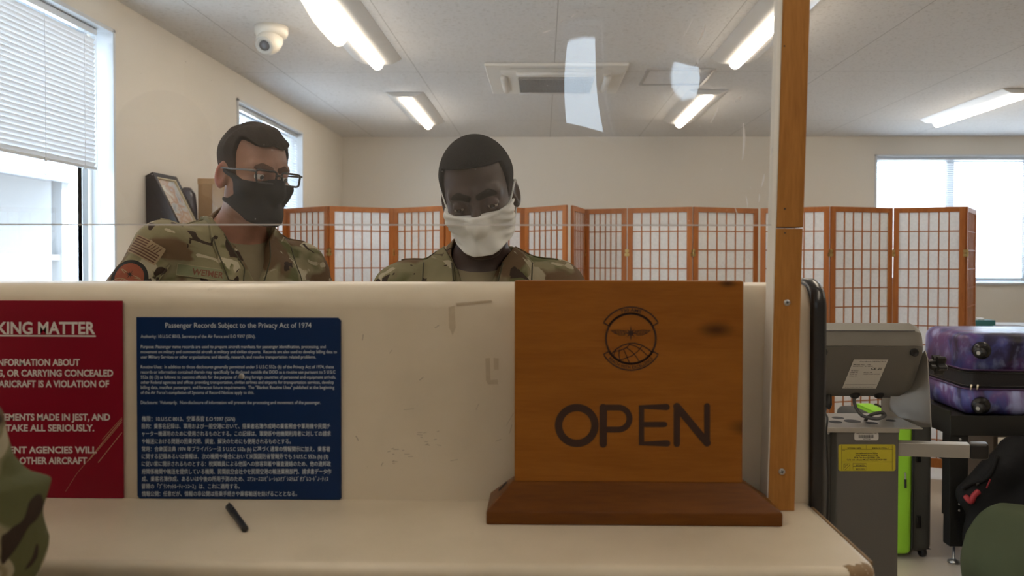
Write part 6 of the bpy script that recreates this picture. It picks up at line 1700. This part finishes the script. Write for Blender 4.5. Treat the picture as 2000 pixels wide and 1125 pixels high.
# ------------------------------------------------------------------ soft bags at the lower right
M_duf = mat('olive_canvas', (0.055, 0.072, 0.032), 0.85, var=0.12, vscale=5, bump=0.3, bscale=500, bdist=0.0006)
dfb = thing('duffel_bag', 'olive green canvas duffel bag on the floor at the lower right corner', 'bag', (1.99, 2.95, 0), R(4))
def duf(p):
    x, y, z = p[..., 0], p[..., 1], p[..., 2]
    q = np.stack([np.abs(x+0.0)-0.24, np.abs(y)-0.10, np.abs(z-0.225)-0.115], -1)
    d = length(np.maximum(q, 0))+np.minimum(q.max(-1), 0)-0.105
    sl = 0.75*(x+0.34)+z*0.65-0.10*0
    d = smax(d, (0.10-(x+0.34))*0.85-(0.36-z)*0.55, 0.05)
    d = smax(d, (-0.30-x)*0.9+(0.12-z)*0.35, 0.05)
    d = d-0.012*fold_noise(p, 0.45, 1.0)-0.006*np.sin(x*9+z*14)*np.sin(y*11+1)
    return smax(d, -(z-0.001), 0.01)
sculpt('body', duf, (-0.46, -0.32, -0.02), (0.46, 0.32, 0.46), 0.008, M_duf, dfb)
def ondf(a, b):
    pts = []
    for k in range(17):
        t = k/16; p = np.array([[a[0]+(b[0]-a[0])*t, -0.5, a[1]+(b[1]-a[1])*t]], f32)
        for _ in range(60): p[:, 1] = np.minimum(p[:, 1]+(duf(p)-0.001)*0.7, -0.05)
        pts.append(Vector(map(float, p[0])))
    return pts
for a, b in (((-0.10, 0.40), (0.03, 0.16)), ((0.03, 0.16), (0.10, 0.08)), ((-0.02, 0.30), (0.28, 0.24))):
    MB().tube(ondf(a, b), 0.0035, 6).build('seam', M_duf, dfb, smooth=True)
M_bk = mat('black_nylon', (0.008, 0.008, 0.009), 0.75, spec=0.25, bump=0.4, bscale=30, bdist=0.006)
bp_ = thing('backpack', 'black backpack with a red strap loop leaning behind the green duffel', 'backpack', (2.22, 3.46, 0), R(-6))
def bpk(p):
    x, y, z = p[..., 0], p[..., 1], p[..., 2]
    Rb = np.array(Matrix.Rotation(R(24), 3, 'Y'), dtype=f32); q = (p-V3(0.02, 0, 0.28)) @ Rb
    e = np.stack([np.abs(q[..., 0])-0.13, np.abs(q[..., 1])-0.09, np.abs(q[..., 2])-0.24], -1)
    d = length(np.maximum(e, 0))+np.minimum(e.max(-1), 0)-0.07
    d = smin(d, ell(p, (-0.19, -0.07, 0.20), (0.15, 0.10, 0.20)), 0.05)
    d = smin(d, ell(p, (0.05, -0.10, 0.22), (0.17, 0.10, 0.16)), 0.04)
    d = smin(d, cap(p, (-0.30, -0.04, 0.35), (-0.10, -0.03, 0.52), 0.065, 0.10), 0.05)
    return smax(d-0.010*fold_noise(p, 0.5, 6), -(z-0.002), 0.01)
sculpt('body', bpk, (-0.50, -0.30, -0.02), (0.46, 0.28, 0.66), 0.009, M_bk, bp_)
M_rs = mat('red_webbing', (0.38, 0.03, 0.04), 0.6)
def onbp(pts, off=0.004):
    out = []
    for x, z in pts:
        p = np.array([[x, -0.6, z]], f32)
        for _ in range(60): p[:, 1] = np.minimum(p[:, 1]+(bpk(p)-off)*0.6, -0.08)
        out.append(Vector(map(float, p[0])))
    return out
def bpx(px, py): v = at(px, py, Y=3.36)-bp_.location; return (v.x, v.z)
P = onbp([bpx(*q) for q in ((1900, 974), (1908, 985), (1914, 972), (1924, 962))]) ; MB().tube(smooth_path(P, 4), [0.007]+[0.012]*11+[0.006], 8).build('red_loop', M_rs, bp_, smooth=True)
P = onbp([bpx(*q) for q in ((1936, 956), (1944, 938))]); MB().tube(P, 0.003, 6).build('red_piping', M_rs, bp_, smooth=True)
P = onbp([bpx(*q) for q in ((1896, 962), (1915, 950), (1935, 940), (1950, 920), (1962, 895))], 0.006); MB().tube(smooth_path(P, 4), 0.010, 8).build('shoulder_strap', M_bk, bp_, smooth=True)
P = onbp([bpx(*q) for q in ((1918, 951), (1924, 948))], 0.014); MB().tube(P, 0.006, 8).build('buckle', M_gloss, bp_, smooth=True)
